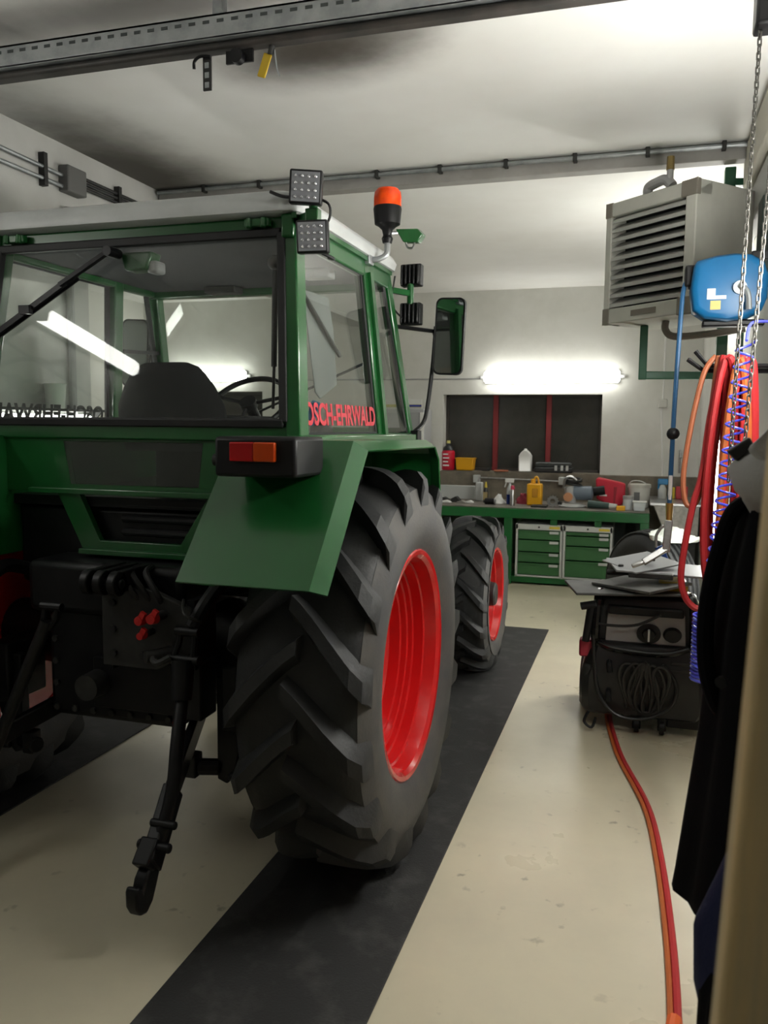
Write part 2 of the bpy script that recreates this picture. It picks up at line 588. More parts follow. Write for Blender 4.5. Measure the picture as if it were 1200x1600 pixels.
# ---------------------------------------------------------------- lamps
def lamp(name, p0, p1, out, strength, label, r=0.06, h=0.10):
    """tube luminaire along p0-p1, `out` points off the wall"""
    p0, p1, out = Vector(p0), Vector(p1), Vector(out)
    d = (p1 - p0).normalized()
    t = thing(name, (p0 + p1) / 2, label, 'lamp', 'tube luminaires')
    MB().beam(p0, p1, h * 0.9, 0.05, side=d.cross(out)).build('housing', GREYP, t, bevel=0.008)
    em = bpy.data.materials.get('tube_light_%g' % strength)
    if em is None:
        em = mat('tube_light_%g' % strength, (1.0, 0.99, 0.93), 0.4, emit=strength)
    q = out * 0.055
    rings = []
    sd = d.cross(out)
    L = (p1 - p0).length
    for (a, k) in ((0.0, 0.6), (0.025, 1.0), (L - 0.025, 1.0), (L, 0.6)):
        rings.append([p0 + d * a + q + out * (r * 0.8 * k * math.cos(2 * PI * j / 10)) + sd * (h / 2 * k * math.sin(2 * PI * j / 10)) for j in range(10)])
    MB().loft(rings).build('diffuser', em, t)
    for e, sg in ((p0, -1), (p1, 1)):
        MB().cyl(e + d * (sg * 0.002), e + d * (sg * 0.05), 0.022, n=12).build('end_cap', GREYP, t)
    return t


lamp('tube_lamp', (-1.82, BY - 0.025, 2.285), (-0.26, BY - 0.025, 2.285), (0, -1, 0), LAMP_BACK, 'glowing white tube lamp on the back wall above the dark window', r=0.065, h=0.155)
lamp('tube_lamp', (-6.1, BY - 0.025, 2.33), (-4.95, BY - 0.025, 2.33), (0, -1, 0), LAMP_BACK, 'glowing tube lamp on the back wall seen through the tractor cab', r=0.065, h=0.155)
lamp('tube_lamp', (LX + 0.025, 1.05, 2.56), (LX + 0.025, 2.05, 2.56), (1, 0, 0), LAMP_LEFT, 'tube lamp on the left wall, mirrored in the cab rear window', r=0.05, h=0.10)
lamp('tube_lamp', (0.595, 2.35, 2.24), (0.595, 3.75, 2.24), (-1, 0, 0), LAMP_NEAR, 'tube lamp on the right wall above the hoses, just out of view', r=0.05, h=0.11)

# ================================================================ TRACTOR
CX = -1.955
TR = thing('tractor', (CX, 4.4, 0), 'green four-wheel-drive tractor with red rims and a glazed cab', 'tractor')


def tyre_profile(hw, rb, rt):
    """(x, r) bead to bead; hw half section width, rb bead radius, rt carcass radius"""
    half = [(0.0, rt), (0.60 * hw, rt - 0.008), (0.86 * hw, rt - 0.028), (0.965 * hw, rt - 0.085),
            (1.0 * hw, rt - 0.45 * (rt - rb)), (0.985 * hw, rt - 0.68 * (rt - rb)), (0.92 * hw, rb + 0.035), (0.84 * hw, rb + 0.004), (0.80 * hw, rb - 0.012)]
    return [(-x, r) for x, r in reversed(half)] + half[1:]


def prof_r(prof, x):
    best = [(a, b) for a, b in zip(prof, prof[1:]) if a[0] <= x <= b[0]]
    if not best:
        return prof[len(prof) // 2][1]
    a, b = max(best, key=lambda q: q[0][1])
    t = (x - a[0]) / max(1e-6, b[0] - a[0])
    return a[1] + (b[1] - a[1]) * t


def lug_mesh(name, hw, prof, rtop, s, sweep, wb, wt):
    secs = []
    M = 7
    for i in range(M + 1):
        u = i / M
        x = -0.02 + u * (hw * 1.0 + 0.012)
        th = sweep * (u ** 1.15)
        rc = prof_r(prof, min(x, hw * 0.955)) - 0.015
        rt = rtop - 0.030 * max(0, u - 0.55) ** 1.3 * 2
        if i == M:
            rt -= 0.022
        k = 1.0 + 0.35 * u
        q = []
        for (w_, r_) in ((-wb * k, rc), (-wt * k, rt), (wt * k, rt), (wb * k, rc)):
            a = th + w_ / r_
            q.append(V(s * x, r_ * math.cos(a), r_ * math.sin(a)))
        secs.append(q)
    # the end runs down the shoulder
    x = hw * 1.0
    r0, r1 = rtop - 0.075, rtop - 0.155
    q = []
    for (w_, r_, xx) in ((-wb * 1.1, r1, hw * 0.975), (-wt * 1.1, r0, x * 1.01), (wt * 1.1, r0, x * 1.01), (wb * 1.1, r1, hw * 0.975)):
        a = sweep * 1.06 + w_ / r_
        q.append(V(s * xx, r_ * math.cos(a), r_ * math.sin(a)))
    secs.append(q)
    return MB().loft(secs).build(name, RUB, smooth=28, origin=(0, 0, 0))


def wheel(kind, c, hw, rb, rt, rtop, nl, sweep, rimprof, side, lugs, hubf):
    c = Vector(c)
    prof = tyre_profile(hw, rb, rt)
    ty = MB().lathe(prof, c, 'X', 64, closed=False)
    ty.f = [f for f in ty.f if len(f) == 4]
    ty = ty.build(kind + '_tyre', RUB, TR, origin=c, smooth=50)
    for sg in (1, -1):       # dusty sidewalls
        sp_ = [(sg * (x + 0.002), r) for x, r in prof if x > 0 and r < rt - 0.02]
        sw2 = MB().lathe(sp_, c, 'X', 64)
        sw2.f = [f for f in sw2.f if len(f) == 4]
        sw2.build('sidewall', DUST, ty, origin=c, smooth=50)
    step = 2 * PI / nl
    for sgn, src in zip((1, -1), lugs):
        for k in range(nl):
            copy_to(src, c, ty, (k * step + (step / 2 if sgn < 0 else 0) + 0.06, 0, 0))
    rp = [(side * a, r) for a, r in rimprof]
    rim = MB().lathe(rp, c, 'X', 64)
    rim.build('rim', RED, ty, origin=c, smooth=30)
    hubf(c, side, ty)
    return ty


RIM_R = [(-0.20, 0.452), (-0.205, 0.43), (-0.17, 0.41), (0.0, 0.385), (0.165, 0.412), (0.192, 0.425), (0.205, 0.446), (0.212, 0.450), (0.217, 0.445), (0.214, 0.428), (0.200, 0.414),
         (0.150, 0.405), (0.145, 0.396), (0.105, 0.393), (0.100, 0.382), (0.082, 0.380), (0.077, 0.370), (0.055, 0.368), (0.05, 0.358), (0.005, 0.352),
         (-0.015, 0.335), (-0.03, 0.31), (-0.035, 0.26), (-0.02, 0.22), (-0.01, 0.16), (-0.01, 0.0)]
RIM_F = [(-0.14, 0.325), (-0.12, 0.30), (0.0, 0.28), (0.115, 0.302), (0.135, 0.322), (0.145, 0.326), (0.15, 0.320), (0.142, 0.306), (0.10, 0.292), (0.095, 0.282), (0.05, 0.276), (0.03, 0.262), (0.015, 0.20), (0.035, 0.14), (0.035, 0.0)]


def rear_hub(c, s, ty):
    MB().cyl(c + V(s * -0.02, 0, 0), c + V(s * 0.05, 0, 0), 0.085, 0.075, 20).build('hub', RED, ty)
    for k in range(8):
        a = 2 * PI * k / 8
        p = c + V(s * -0.012, 0.125 * math.cos(a), 0.125 * math.sin(a))
        MB().cyl(p, p + V(s * 0.03, 0, 0), 0.016, n=6).build('wheel_bolt', STEEL, ty)


def front_hub(c, s, ty):
    MB().lathe([(s * 0.0, 0.10), (s * 0.09, 0.10), (s * 0.105, 0.085), (s * 0.14, 0.08), (s * 0.15, 0.07), (s * 0.15, 0.0)], c, 'X', 20).build('hub', CHAR, ty)
    for k in range(8):
        a = 2 * PI * k / 8
        p = c + V(s * 0.03, 0.145 * math.cos(a), 0.145 * math.sin(a))
        MB().cyl(p, p + V(s * 0.025, 0, 0), 0.012, n=6).build('wheel_bolt', CHAR, ty)


def kill(o):
    bpy.data.objects.remove(o)


pr_r = tyre_profile(0.245, 0.44, 0.714)
pr_f = tyre_profile(0.165, 0.318, 0.504)
LR = [lug_mesh('tread_lug', 0.245, pr_r, 0.766, s, math.radians(20), 0.050, 0.024) for s in (1, -1)]
LF = [lug_mesh('tread_lug', 0.165, pr_f, 0.538, s, math.radians(19), 0.034, 0.017) for s in (1, -1)]
for s in (1, -1):
    wheel('rear', (CX + s * 0.925, 3.08, 0.774), 0.245, 0.44, 0.714, 0.766, 17, 0, RIM_R, s, LR, rear_hub)
    wheel('front', (CX + s * 0.885, 5.66, 0.546), 0.165, 0.318, 0.504, 0.538, 16, 0, RIM_F, s, LF, front_hub)
for o in LR + LF:
    kill(o)

# ---- fenders
FP = [(2.27, 1.205), (2.665, 1.645), (3.66, 1.635), (3.74, 1.575), (3.84, 1.20)]
for s in (1, -1):
    rows = []
    ax = V(0, 3.08, 0.775)
    for (y, z) in FP:
        dirv = (ax - V(0, y, z)).normalized()
        e = V(0, y, z) + dirv * 0.035
        rows.append([V(CX + s * 0.575, y, z), V(CX + s * 1.025, y, z), V(CX + s * 1.072, e.y, e.z)])
    fd = MB().grid(rows).build('fender', GREEN, TR, smooth=0, solid=0.007)
    # inner wall of the fender
    x = CX + s * 0.575
    MB().prism([(x, y, z) for y, z in FP] + [(x, 3.6, 1.15), (x, 2.5, 1.15)], (s * 0.006, 0, 0)).build('fender_wall', GREEN, fd, smooth=0)
    # tail lamp cluster
    xa, xb = CX + s * 0.665, CX + s * 0.945
    tl = MB().bx(xa, xb, 2.36, 2.60, 1.535, 1.662).build('tail_lamp', BLKP, TR, bevel=0.012)
    MB().bx(xa + s * 0.06, xa + s * 0.142, 2.345, 2.365, 1.585, 1.645).build('stop_lens', REDL, tl, bevel=0.004)
    MB().bx(xa + s * 0.142, xa + s * 0.215, 2.345, 2.365, 1.585, 1.645).build('indicator_lens', AMBER, tl, bevel=0.004)
    MB().cyl((xa - s * 0.03, 2.42, 1.585), (xa + s * 0.01, 2.42, 1.585), 0.02, n=12).build('rubber_plug', SEAL, tl)
    

# ---- cab
ZB, ZT = 1.66, 2.475


def RPt(dx, z, off=0.0):
    return V(CX + dx, 2.85 + (z - ZB) * 0.135 + off, z)


def hw_at(z):
    return 0.765 - 0.07 * (z - ZB) / (ZT - ZB)


def SPt(s, y, z, off=0.0):
    return V(CX + s * (hw_at(z) + off), y, z)


fr = MB()
for s in (1, -1):
    fr.beam(RPt(s * 0.735, 1.60, 0.03), RPt(s * (hw_at(ZT) - 0.03), ZT, 0.03), 0.06, 0.09)
    fr.beam(SPt(s, 3.84, 1.60, -0.03), SPt(s, 3.78, ZT, -0.03), 0.055, 0.075)
    fr.beam(SPt(s, 4.41, 1.55, -0.03), SPt(s, 4.14, ZT, -0.03), 0.055, 0.07)
    fr.beam(SPt(s, 2.92, ZT - 0.04, -0.028), SPt(s, 4.17, ZT - 0.04, -0.028), 0.05, 0.085)
    fr.beam(SPt(s, 2.83, ZB - 0.035, -0.03), SPt(s, 4.45, ZB - 0.035, -0.03), 0.06, 0.075)
fr.beam(RPt(-0.69, ZT - 0.03, 0.03), RPt(0.69, ZT - 0.03, 0.03), 0.07, 0.06, side=(0, 1, 0))
fr.beam(RPt(-0.75, ZB + 0.005, 0.03), RPt(0.75, ZB + 0.005, 0.03), 0.07, 0.06, side=(0, 1, 0))
fr.bx(CX - 0.68, CX + 0.68, 4.11, 4.18, ZT - 0.09, ZT)
fr.bx(CX - 0.75, CX + 0.75, 4.37, 4.45, ZB - 0.08, ZB + 0.03)
fr.build('cab_frame', GREEN, TR, bevel=0.008, smooth=30)
for s in (1, -1):   # drip rail and door edge strips
    MB().beam(SPt(s, 2.92, ZT - 0.005, 0.004), SPt(s, 4.15, ZT - 0.005, 0.004), 0.02, 0.02).build('drip_rail', GREEN, TR)
    MB().beam(SPt(s, 3.87, ZB, 0.006), SPt(s, 3.81, ZT - 0.06, 0.006), 0.014, 0.045).build('door_edge', GREEN, TR)
    # grey sill ledge outside the side window
    MB().beam(SPt(s, 2.84, ZB - 0.03, 0.012), SPt(s, 4.36, ZB - 0.03, 0.012), 0.03, 0.055).build('side_sill', mat('sill_green', (0.05, 0.13, 0.055), 0.2, coat=0.8), TR, bevel=0.004)

# roof shell
rings = []
for (z, g) in ((2.475, -0.02), (2.485, 0.012), (2.52, 0.02), (2.55, 0.005), (2.567, -0.03), (2.575, -0.09)):
    x, y0, y1, c = 0.705 + g, 2.91 - g, 4.22 + g, 0.07
    loop = []
    for (qx, qy, a0) in ((x - c, y1 - c, 0), (-x + c, y1 - c, PI / 2), (-x + c, y0 + c, PI), (x - c, y0 + c, 1.5 * PI)):
        for k in range(6):
            a = a0 + k * PI / 10
            loop.append(V(CX + qx + c * math.cos(a), qy + c * math.sin(a), z))
    rings.append(loop)
roof = MB().loft(rings).build('roof', ROOFM, TR, smooth=50)
MB().bx(CX - 0.65, CX + 0.65, 2.98, 4.13, 2.42, 2.435).build('headliner', LINER, roof)
MB().prism([(CX - 0.28, 4.10, 2.42), (CX - 0.10, 4.10, 2.42), (CX - 0.10, 4.0, 2.42), (CX - 0.28, 4.0, 2.42)], (0, 0, -0.035)).build('vent_panel', CHAR, roof, bevel=0.008)
MB().bx(CX + 0.42, CX + 0.56, 3.65, 3.73, 2.375, 2.42).build('switch_console', GREYP, roof, bevel=0.006)

# rear window: seal, pane, wiper, hinges, strut
rw = MB().prism([RPt(-0.68, 1.715, -0.004), RPt(0.68, 1.715, -0.004), RPt(0.63, 2.405, -0.004), RPt(-0.63, 2.405, -0.004)], (0, 0.005, 0)).build('rear_window', GLASS, TR, smooth=0)
ring = [RPt(-0.69, 1.705, -0.006), RPt(0.69, 1.705, -0.006), RPt(0.64, 2.415, -0.006), RPt(-0.64, 2.415, -0.006)]
sl = MB()
for i in range(4):
    sl.beam(ring[i], ring[(i + 1) % 4], 0.034, 0.034, side=(0, 1, 0.1))
sl.build('window_seal', SEAL, rw, bevel=0.006)
for dx in (0.55, -0.55):
    h = MB().beam(RPt(dx - 0.05, 2.45, -0.03), RPt(dx + 0.05, 2.45, -0.03), 0.03, 0.03, side=(0, 1, 0))
    h.cyl(RPt(dx - 0.03, 2.465, -0.045), RPt(dx - 0.03, 2.43, -0.045), 0.012).cyl(RPt(dx + 0.03, 2.465, -0.045), RPt(dx + 0.03, 2.43, -0.045), 0.012)
    h.build('hinge', GREEN, rw, bevel=0.004)
wp = MB()
wp.beam(RPt(-0.085, 2.375, -0.045), RPt(-0.30, 2.25, -0.05), 0.022, 0.016, side=(0, 1, 0))
wp.beam(RPt(-0.28, 2.26, -0.045), RPt(-0.69, 2.02, -0.03), 0.014, 0.022, side=(0, 1, 0))
wp.beam(RPt(-0.24, 2.285, -0.022), RPt(-0.70, 2.01, -0.018), 0.008, 0.03, side=(0, 1, 0))
wp.box(RPt(-0.46, 2.155, -0.05), (0.05, 0.025, 0.035))
wp.cyl(RPt(-0.085, 2.375, -0.06), RPt(-0.085, 2.375, 0.02), 0.02)
wp.build('rear_wiper', BLK, rw)
mo = MB().prism([RPt(-0.09, 2.385, 0.03), RPt(0.06, 2.385, 0.03), RPt(0.04, 2.31, 0.03), RPt(-0.06, 2.31, 0.03)], (0, 0.08, 0))
mo.build('wiper_motor', GREEN, rw, bevel=0.01)
MB().box(RPt(0.055, 2.325, 0.08), (0.05, 0.07, 0.05)).build('motor_cap', GREYP, rw, bevel=0.012)
MB().cyl(RPt(0.60, 2.30, 0.035), RPt(0.61, 1.92, 0.05), 0.011).cyl(RPt(0.61, 1.93, 0.05), RPt(0.615, 1.76, 0.05), 0.006).build('gas_strut', BLKP, rw)
MB().ball(RPt(0.60, 2.31, 0.03), 0.028).build('strut_mount', CHAR, rw)

# side panes and windscreen
for s in (1, -1):
    q = [SPt(s, 2.93, ZB + 0.005, -0.02), SPt(s, 3.81, ZB + 0.005, -0.02), SPt(s, 3.75, ZT - 0.075, -0.02), SPt(s, 3.0, ZT - 0.075, -0.02)]
    sw = MB().prism(q, (s * 0.005, 0, 0)).build('side_window', GLASS, TR, smooth=0)
    sg = MB()
    sg.beam(q[1] + V(0, -0.02, 0), q[2] + V(0, -0.02, 0), 0.012, 0.03).beam(q[2] + V(0, 0, -0.005), q[3] + V(0, 0, -0.005), 0.012, 0.018).beam(q[0], q[1], 0.012, 0.012)
    sg.build('window_seal', SEAL, sw)
    q2 = [SPt(s, 3.88, ZB + 0.005, -0.02), SPt(s, 4.36, ZB + 0.005, -0.02), SPt(s, 4.10, ZT - 0.075, -0.02), SPt(s, 3.80, ZT - 0.075, -0.02)]
    dw = MB().prism(q2, (s * 0.005, 0, 0)).build('door_window', GLASS, TR, smooth=0)
    MB().beam(q2[1] + V(0, -0.02, 0), q2[2] + V(0, -0.02, 0), 0.012, 0.035).build('window_seal', SEAL, dw)
    if s > 0:
        text_mesh('lettering', 'OSCH-EHRWALD', 0.118, SPt(s, 3.335, 1.738, -0.010), (0, 1, 0), (-0.083, 0, 1), STICK, sw, bold=0.0035, sx=0.93)
        # sun visor flap inside, seen through the side window
        c = SPt(s, 3.28, 2.05, -0.06)
    else:
        text_mesh('lettering', 'OSCH-EHRWALD', 0.118, SPt(s, 3.335, 1.738, -0.010), (0, -1, 0), (0.083, 0, 1), STICK_BACKLIT, sw, bold=0.0035, sx=0.93)
        MB().beam(SPt(s, 3.88, 2.08, -0.03), SPt(s, 4.25, 2.10, -0.03), 0.02, 0.02).build('window_bar', BLKP, dw)
ws = MB().prism([(CX - 0.71, 4.41, ZB + 0.03), (CX + 0.71, 4.41, ZB + 0.03), (CX + 0.65, 4.155, ZT - 0.09), (CX - 0.65, 4.155, ZT - 0.09)], (0, 0.005, 0)).build('windscreen', GLASS, TR, smooth=0)
MB().beam((CX - 0.3, 4.43, 1.72), (CX + 0.55, 4.31, 2.05), 0.012, 0.02).build('front_wiper', BLK, ws)

# rear body panel under the window
pn = MB()
YP = 2.86


def hole_frame(mb, outer, inner, ext):
    for i in range(4):
        j = (i + 1) % 4
        mb.prism([outer[i], outer[j], inner[j], inner[i]], ext)


O1 = [(CX - 0.75, YP, 1.42), (CX + 0.75, YP, 1.42), (CX + 0.75, YP, 1.655), (CX - 0.75, YP, 1.655)]
I1 = [(CX - 0.26, YP, 1.452), (CX + 0.325, YP, 1.452), (CX + 0.345, YP, 1.626), (CX - 0.29, YP, 1.626)]
hole_frame(pn, O1, I1, (0, 0.03, 0))
O2 = [(CX - 0.20, YP, 1.165), (CX + 0.27, YP, 1.165), (CX + 0.45, YP, 1.42), (CX - 0.33, YP, 1.42)]
I2 = [(CX - 0.13, YP, 1.225), (CX + 0.24, YP, 1.225), (CX + 0.36, YP, 1.41), (CX - 0.22, YP, 1.41)]
hole_frame(pn, O2, I2, (0, 0.03, 0))
pn.beam((CX - 0.45, YP - 0.012, 1.425), (CX + 0.5, YP - 0.012, 1.425), 0.03, 0.02, side=(0, 1, 0))
pn.beam((CX - 0.20, YP - 0.02, 1.185), (CX + 0.29, YP - 0.02, 1.185), 0.05, 0.02, side=(0, 1, 0))
pan = pn.build('rear_panel', GREEN, TR, bevel=0.004, smooth=0)
MB().prism(I1, (0, 0.006, 0)).build('lower_pane', GLASSD, pan, smooth=0)
ib = MB().bx(CX - 0.40, CX + 0.45, 2.93, 3.25, 1.18, 1.36)
ib.build('inner_box', BLK, pan, bevel=0.02)
for k in range(3):
    MB().cyl((CX - 0.05, 2.91, 1.26 + 0.055 * k), (CX + 0.32, 2.91, 1.26 + 0.055 * k), 0.016, n=10).build('hydraulic_pipe', BLK, pan)
MB().bx(CX - 0.70, CX + 0.70, 2.895, 4.40, 1.36, 1.40).build('cab_floor', BLKP, TR)
for s in (1, -1):
    MB().bx(CX + s * 0.71, CX + s * 0.74, 2.9, 4.42, 1.2, 1.62).build('cab_side_panel', GREEN, TR)

# seat, steering wheel, dash
seat = MB().bx(CX - 0.26, CX + 0.26, 3.28, 3.78, 1.62, 1.74).build('seat', SEATM, TR, bevel=0.04, seg=3)
MB().bx(CX - 0.18, CX + 0.18, 3.36, 3.72, 1.40, 1.62).build('seat_base', BLKP, seat)
rings = []
for z, hw_, d in ((1.58, 0.24, 0.10), (1.66, 0.27, 0.12), (1.78, 0.255, 0.13), (1.86, 0.215, 0.13), (1.915, 0.175, 0.12), (1.945, 0.145, 0.10), (1.962, 0.10, 0.06)):
    y = 3.26 - (z - 1.6) * 0.15
    rings.append([V(CX - 0.02 + hw_ * (abs(math.cos(a)) ** 0.6) * (1 if math.cos(a) > 0 else -1), y + d / 2 * (abs(math.sin(a)) ** 0.7) * (1 if math.sin(a) > 0 else -1), z) for a in [2 * PI * k / 28 for k in range(28)]])
MB().loft(rings).build('backrest', SEATM, seat, smooth=60)
dash = MB().prism([(CX - 0.32, 4.08, 1.40), (CX - 0.32, 4.36, 1.40), (CX - 0.32, 4.36, 1.70), (CX - 0.32, 4.22, 1.72), (CX - 0.32, 4.12, 1.64)], (0.64, 0, 0)).build('dashboard', BLKP, TR, bevel=0.02)
MB().cyl((CX, 4.16, 1.62), (CX, 3.96, 1.80), 0.03).build('steering_column', BLKP, dash)
c = V(CX, 3.95, 1.805)
nrm = V(0, -0.66, 0.75)
a_, b_ = V(1, 0, 0), V(0, 0.75, 0.66)
sw_ = MB().tube([c + a_ * (0.21 * math.cos(t)) + b_ * (0.21 * math.sin(t)) for t in [2 * PI * k / 32 for k in range(32)]], 0.014, 8, closed=True)
for t in (0.3, PI - 0.3, -PI / 2):
    sw_.cyl(c, c + a_ * (0.2 * math.cos(t)) + b_ * (0.2 * math.sin(t)), 0.01, n=8)
sw_.cyl(c - nrm * 0.02, c + nrm * 0.02, 0.045, n=14)
sw_.build('steering_wheel', BLKP, dash)
MB().beam((CX + 0.31, 4.02, 1.70), (CX + 0.36, 3.99, 1.82), 0.045, 0.03).build('lever_grip', mat('cyan_plastic', (0.0, 0.25, 0.5), 0.4), dash, bevel=0.008)
MB().cyl((CX + 0.27, 4.04, 1.41), (CX + 0.31, 4.02, 1.71), 0.008).build('lever', STEEL, dash)
# sun visor / spare mirror plate inside right side window
vc = SPt(1, 3.24, 2.02, -0.055)
q = []
for (dy, dz) in ((-0.20, 0.24), (0.10, 0.25), (0.17, 0.10), (0.22, -0.17), (0.0, -0.25), (-0.06, -0.22)):
    q.append(vc + V(0, dy * 0.9, dz * 0.85))
vis = MB().prism(q, (-0.006, 0, 0)).build('visor_plate', mat('smoked_visor', (0.12, 0.135, 0.13), 0.35), TR, bevel=0.003)
MB().cyl(vc + V(0.01, -0.22, 0.19), vc + V(0.01, 0.20, -0.02), 0.009, n=8).build('visor_rod', BLK, vis)

# ---- work lights
def work_light(c, facing, size, lens, tilt=0.0):
    c = Vector(c)
    f = Vector(facing).normalized()
    x = f.cross(V(0, 0, 1)).normalized() * -1
    z = x.cross(f).normalized() * -1
    if z.z < 0:
        z = -z
    R = Matrix((x, f, z)).transposed()
    R = R @ Matrix.Rotation(tilt, 3, 'Y')
    b = MB().box(c, (size, 0.05, size), R)
    for k in range(5):
        b.box(c + R @ V((k - 2) * size * 0.2, -0.032, 0), (0.012, 0.022, size * 0.9), R)
    wl = b.build('work_light', BLKP, TR, bevel=0.008)
    if lens:
        MB().box(c + R @ V(0, 0.026, 0), (size * 0.86, 0.006, size * 0.86), R).build('lens', LEDM, wl)
        d = MB()
        for i in range(4):
            for j in range(4):
                p = c + R @ V((i - 1.5) * size * 0.2, 0.030, (j - 1.5) * size * 0.2)
                d.ball(p, 0.0055, 8, 5)
        d.build('led_cluster', LEDD, wl)
    return wl


w1 = work_light((-1.190, 2.88, 2.55), (0.28, -1, -0.12), 0.118, True, 0.06)
w2 = work_light((-1.160, 2.87, 2.373), (0.22, -1, -0.10), 0.115, True, -0.03)
bk = MB().cyl((-1.175, 2.91, 2.42), (-1.175, 2.91, 2.50), 0.016).beam((-1.27, 2.97, 2.455), (-1.165, 2.905, 2.46), 0.04, 0.02, side=(0, 0, 1)).box((-1.175, 2.91, 2.46), (0.05, 0.04, 0.045))
bk.build('light_bracket', GREEN, TR, bevel=0.004)
MB().tube(catmull([(-1.19, 2.92, 2.53), (-1.12, 2.915, 2.50), (-1.115, 2.92, 2.45), (-1.15, 2.93, 2.41)], 6), 0.005, 6).build('light_cable', SEAL, TR)
MB().tube(catmull([(-1.15, 2.90, 2.33), (-1.11, 2.95, 2.31), (-1.16, 3.03, 2.33)], 6), 0.006, 6).build('light_cable', SEAL, TR)
MB().tube(catmull([(-1.23, 2.88, 2.52), (-1.28, 2.875, 2.525), (-1.33, 2.875, 2.545)], 5), 0.006, 6).build('light_cable', SEAL, TR)
w3 = work_light((-1.207, 4.396, 2.499), (0.1, 1, -0.05), 0.115, False)
w4 = work_light((-1.202, 4.376, 2.294), (0.1, 1, -0.05), 0.115, False)
MB().cyl((-1.205, 4.36, 2.34), (-1.205, 4.36, 2.45), 0.018).beam((-1.30, 4.17, 2.40), (-1.205, 4.36, 2.40), 0.03, 0.025, side=(0, 0, 1)).build('light_bracket', GREEN, TR, bevel=0.004)
MB().tube(catmull([(-1.25, 4.22, 2.47), (-1.27, 4.24, 2.33), (-1.24, 4.33, 2.27)], 6), 0.005, 6).build('light_cable', SEAL, TR)

# ---- beacon
bcx, bcy = -1.18, 3.85
arm = MB().tube(catmull([(-1.26, 3.80, 2.475), (-1.22, 3.815, 2.475), (bcx, 3.835, 2.50), (bcx, bcy, 2.55), (bcx, bcy, 2.585)], 6), 0.014, 10)
arm.box((-1.262, 3.79, 2.485), (0.05, 0.07, 0.075))
bc = arm.build('beacon_bracket', GALV, TR, bevel=0.003)
MB().lathe([(2.555, 0.0), (2.555, 0.022), (2.575, 0.027), (2.59, 0.02), (2.615, 0.026), (2.63, 0.042), (2.64, 0.06), (2.71, 0.067), (2.72, 0.064), (2.72, 0.0)], (bcx, bcy, 0), 'Z', 28).build('beacon_base', BLKP, bc)
MB().lathe([(2.72, 0.065), (2.76, 0.065), (2.785, 0.062), (2.80, 0.05), (2.805, 0.03), (2.806, 0.0)], (bcx, bcy, 0), 'Z', 28).build('beacon_dome', ORANGE, bc)
hd = MB().prism([(bcx + 0.03, 3.88, 2.625), (bcx + 0.13, 3.91, 2.628), (bcx + 0.155, 3.91, 2.60), (bcx + 0.13, 3.91, 2.565), (bcx + 0.065, 3.89, 2.565)], (0.0, 0.07, 0.006))
hd.build('lamp_hood', GREEN, bc, bevel=0.005)
MB().tube(catmull([(bcx + 0.07, 3.92, 2.57), (bcx + 0.08, 3.92, 2.545), (bcx + 0.105, 3.92, 2.543), (bcx + 0.115, 3.92, 2.57)], 5), 0.005, 6).cyl((bcx, 3.86, 2.60), (bcx + 0.045, 3.90, 2.61), 0.008, n=8).build('hood_loop', STEEL, bc)

# ---- mirrors
for s in (1, -1):
    mc = V(-1.013, 4.474, 2.182) if s > 0 else V(-2.93, 4.42, 2.12)
    loop = []
    hw_, hh, c = (0.083, 0.205, 0.035) if s > 0 else (0.085, 0.20, 0.035)
    for (qx, qz, a0) in ((hw_ - c, hh - c, 0), (-hw_ + c, hh - c, PI / 2), (-hw_ + c, -hh + c, PI), (hw_ - c, -hh + c, 1.5 * PI)):
        for k in range(6):
            a = a0 + k * PI / 10
            loop.append((qx + c * math.cos(a), qz + c * math.sin(a)))
    Rm = Matrix.Rotation(math.radians(s * -6), 3, 'Z') @ Matrix.Rotation(math.radians(2.5), 3, 'Y')
    rings = []
    for (yy, k) in ((-0.012, 0.95), (-0.016, 1.0), (0.01, 1.0), (0.04, 0.86), (0.05, 0.6)):
        rings.append([mc + Rm @ V(x * k, yy, z * k) for x, z in loop])
    mi = MB().loft(rings).build('mirror', BLKP, TR, smooth=40)
    MB().prism([mc + Rm @ V(x * 0.90, -0.017, z * 0.955) for x, z in loop], Rm @ V(0, -0.002, 0)).build('mirror_glass', MIRR, mi, smooth=0)
    A = SPt(s, 4.40, 2.10, 0)
    st = MB().tube([SPt(s, 4.27, 2.22, -0.02), mc + V(-s * 0.10, 0.03, 0.035), mc + V(-s * 0.085, 0.03, 0.0)], 0.011, 8)
    st.tube(catmull([mc + V(-s * 0.085, 0.03, 0.06), mc + V(-s * 0.10, 0.03, -0.15), mc + V(-s * 0.125, 0.02, -0.38), mc + V(-s * 0.145, 0.01, -0.465), SPt(s, 4.40, 1.665, 0.0)], 6), 0.012, 8)
    st.bx(CX + s * 0.755, CX + s * 0.80, 4.36, 4.44, 1.57, 1.675)
    st.build('mirror_arm', BLK, mi)

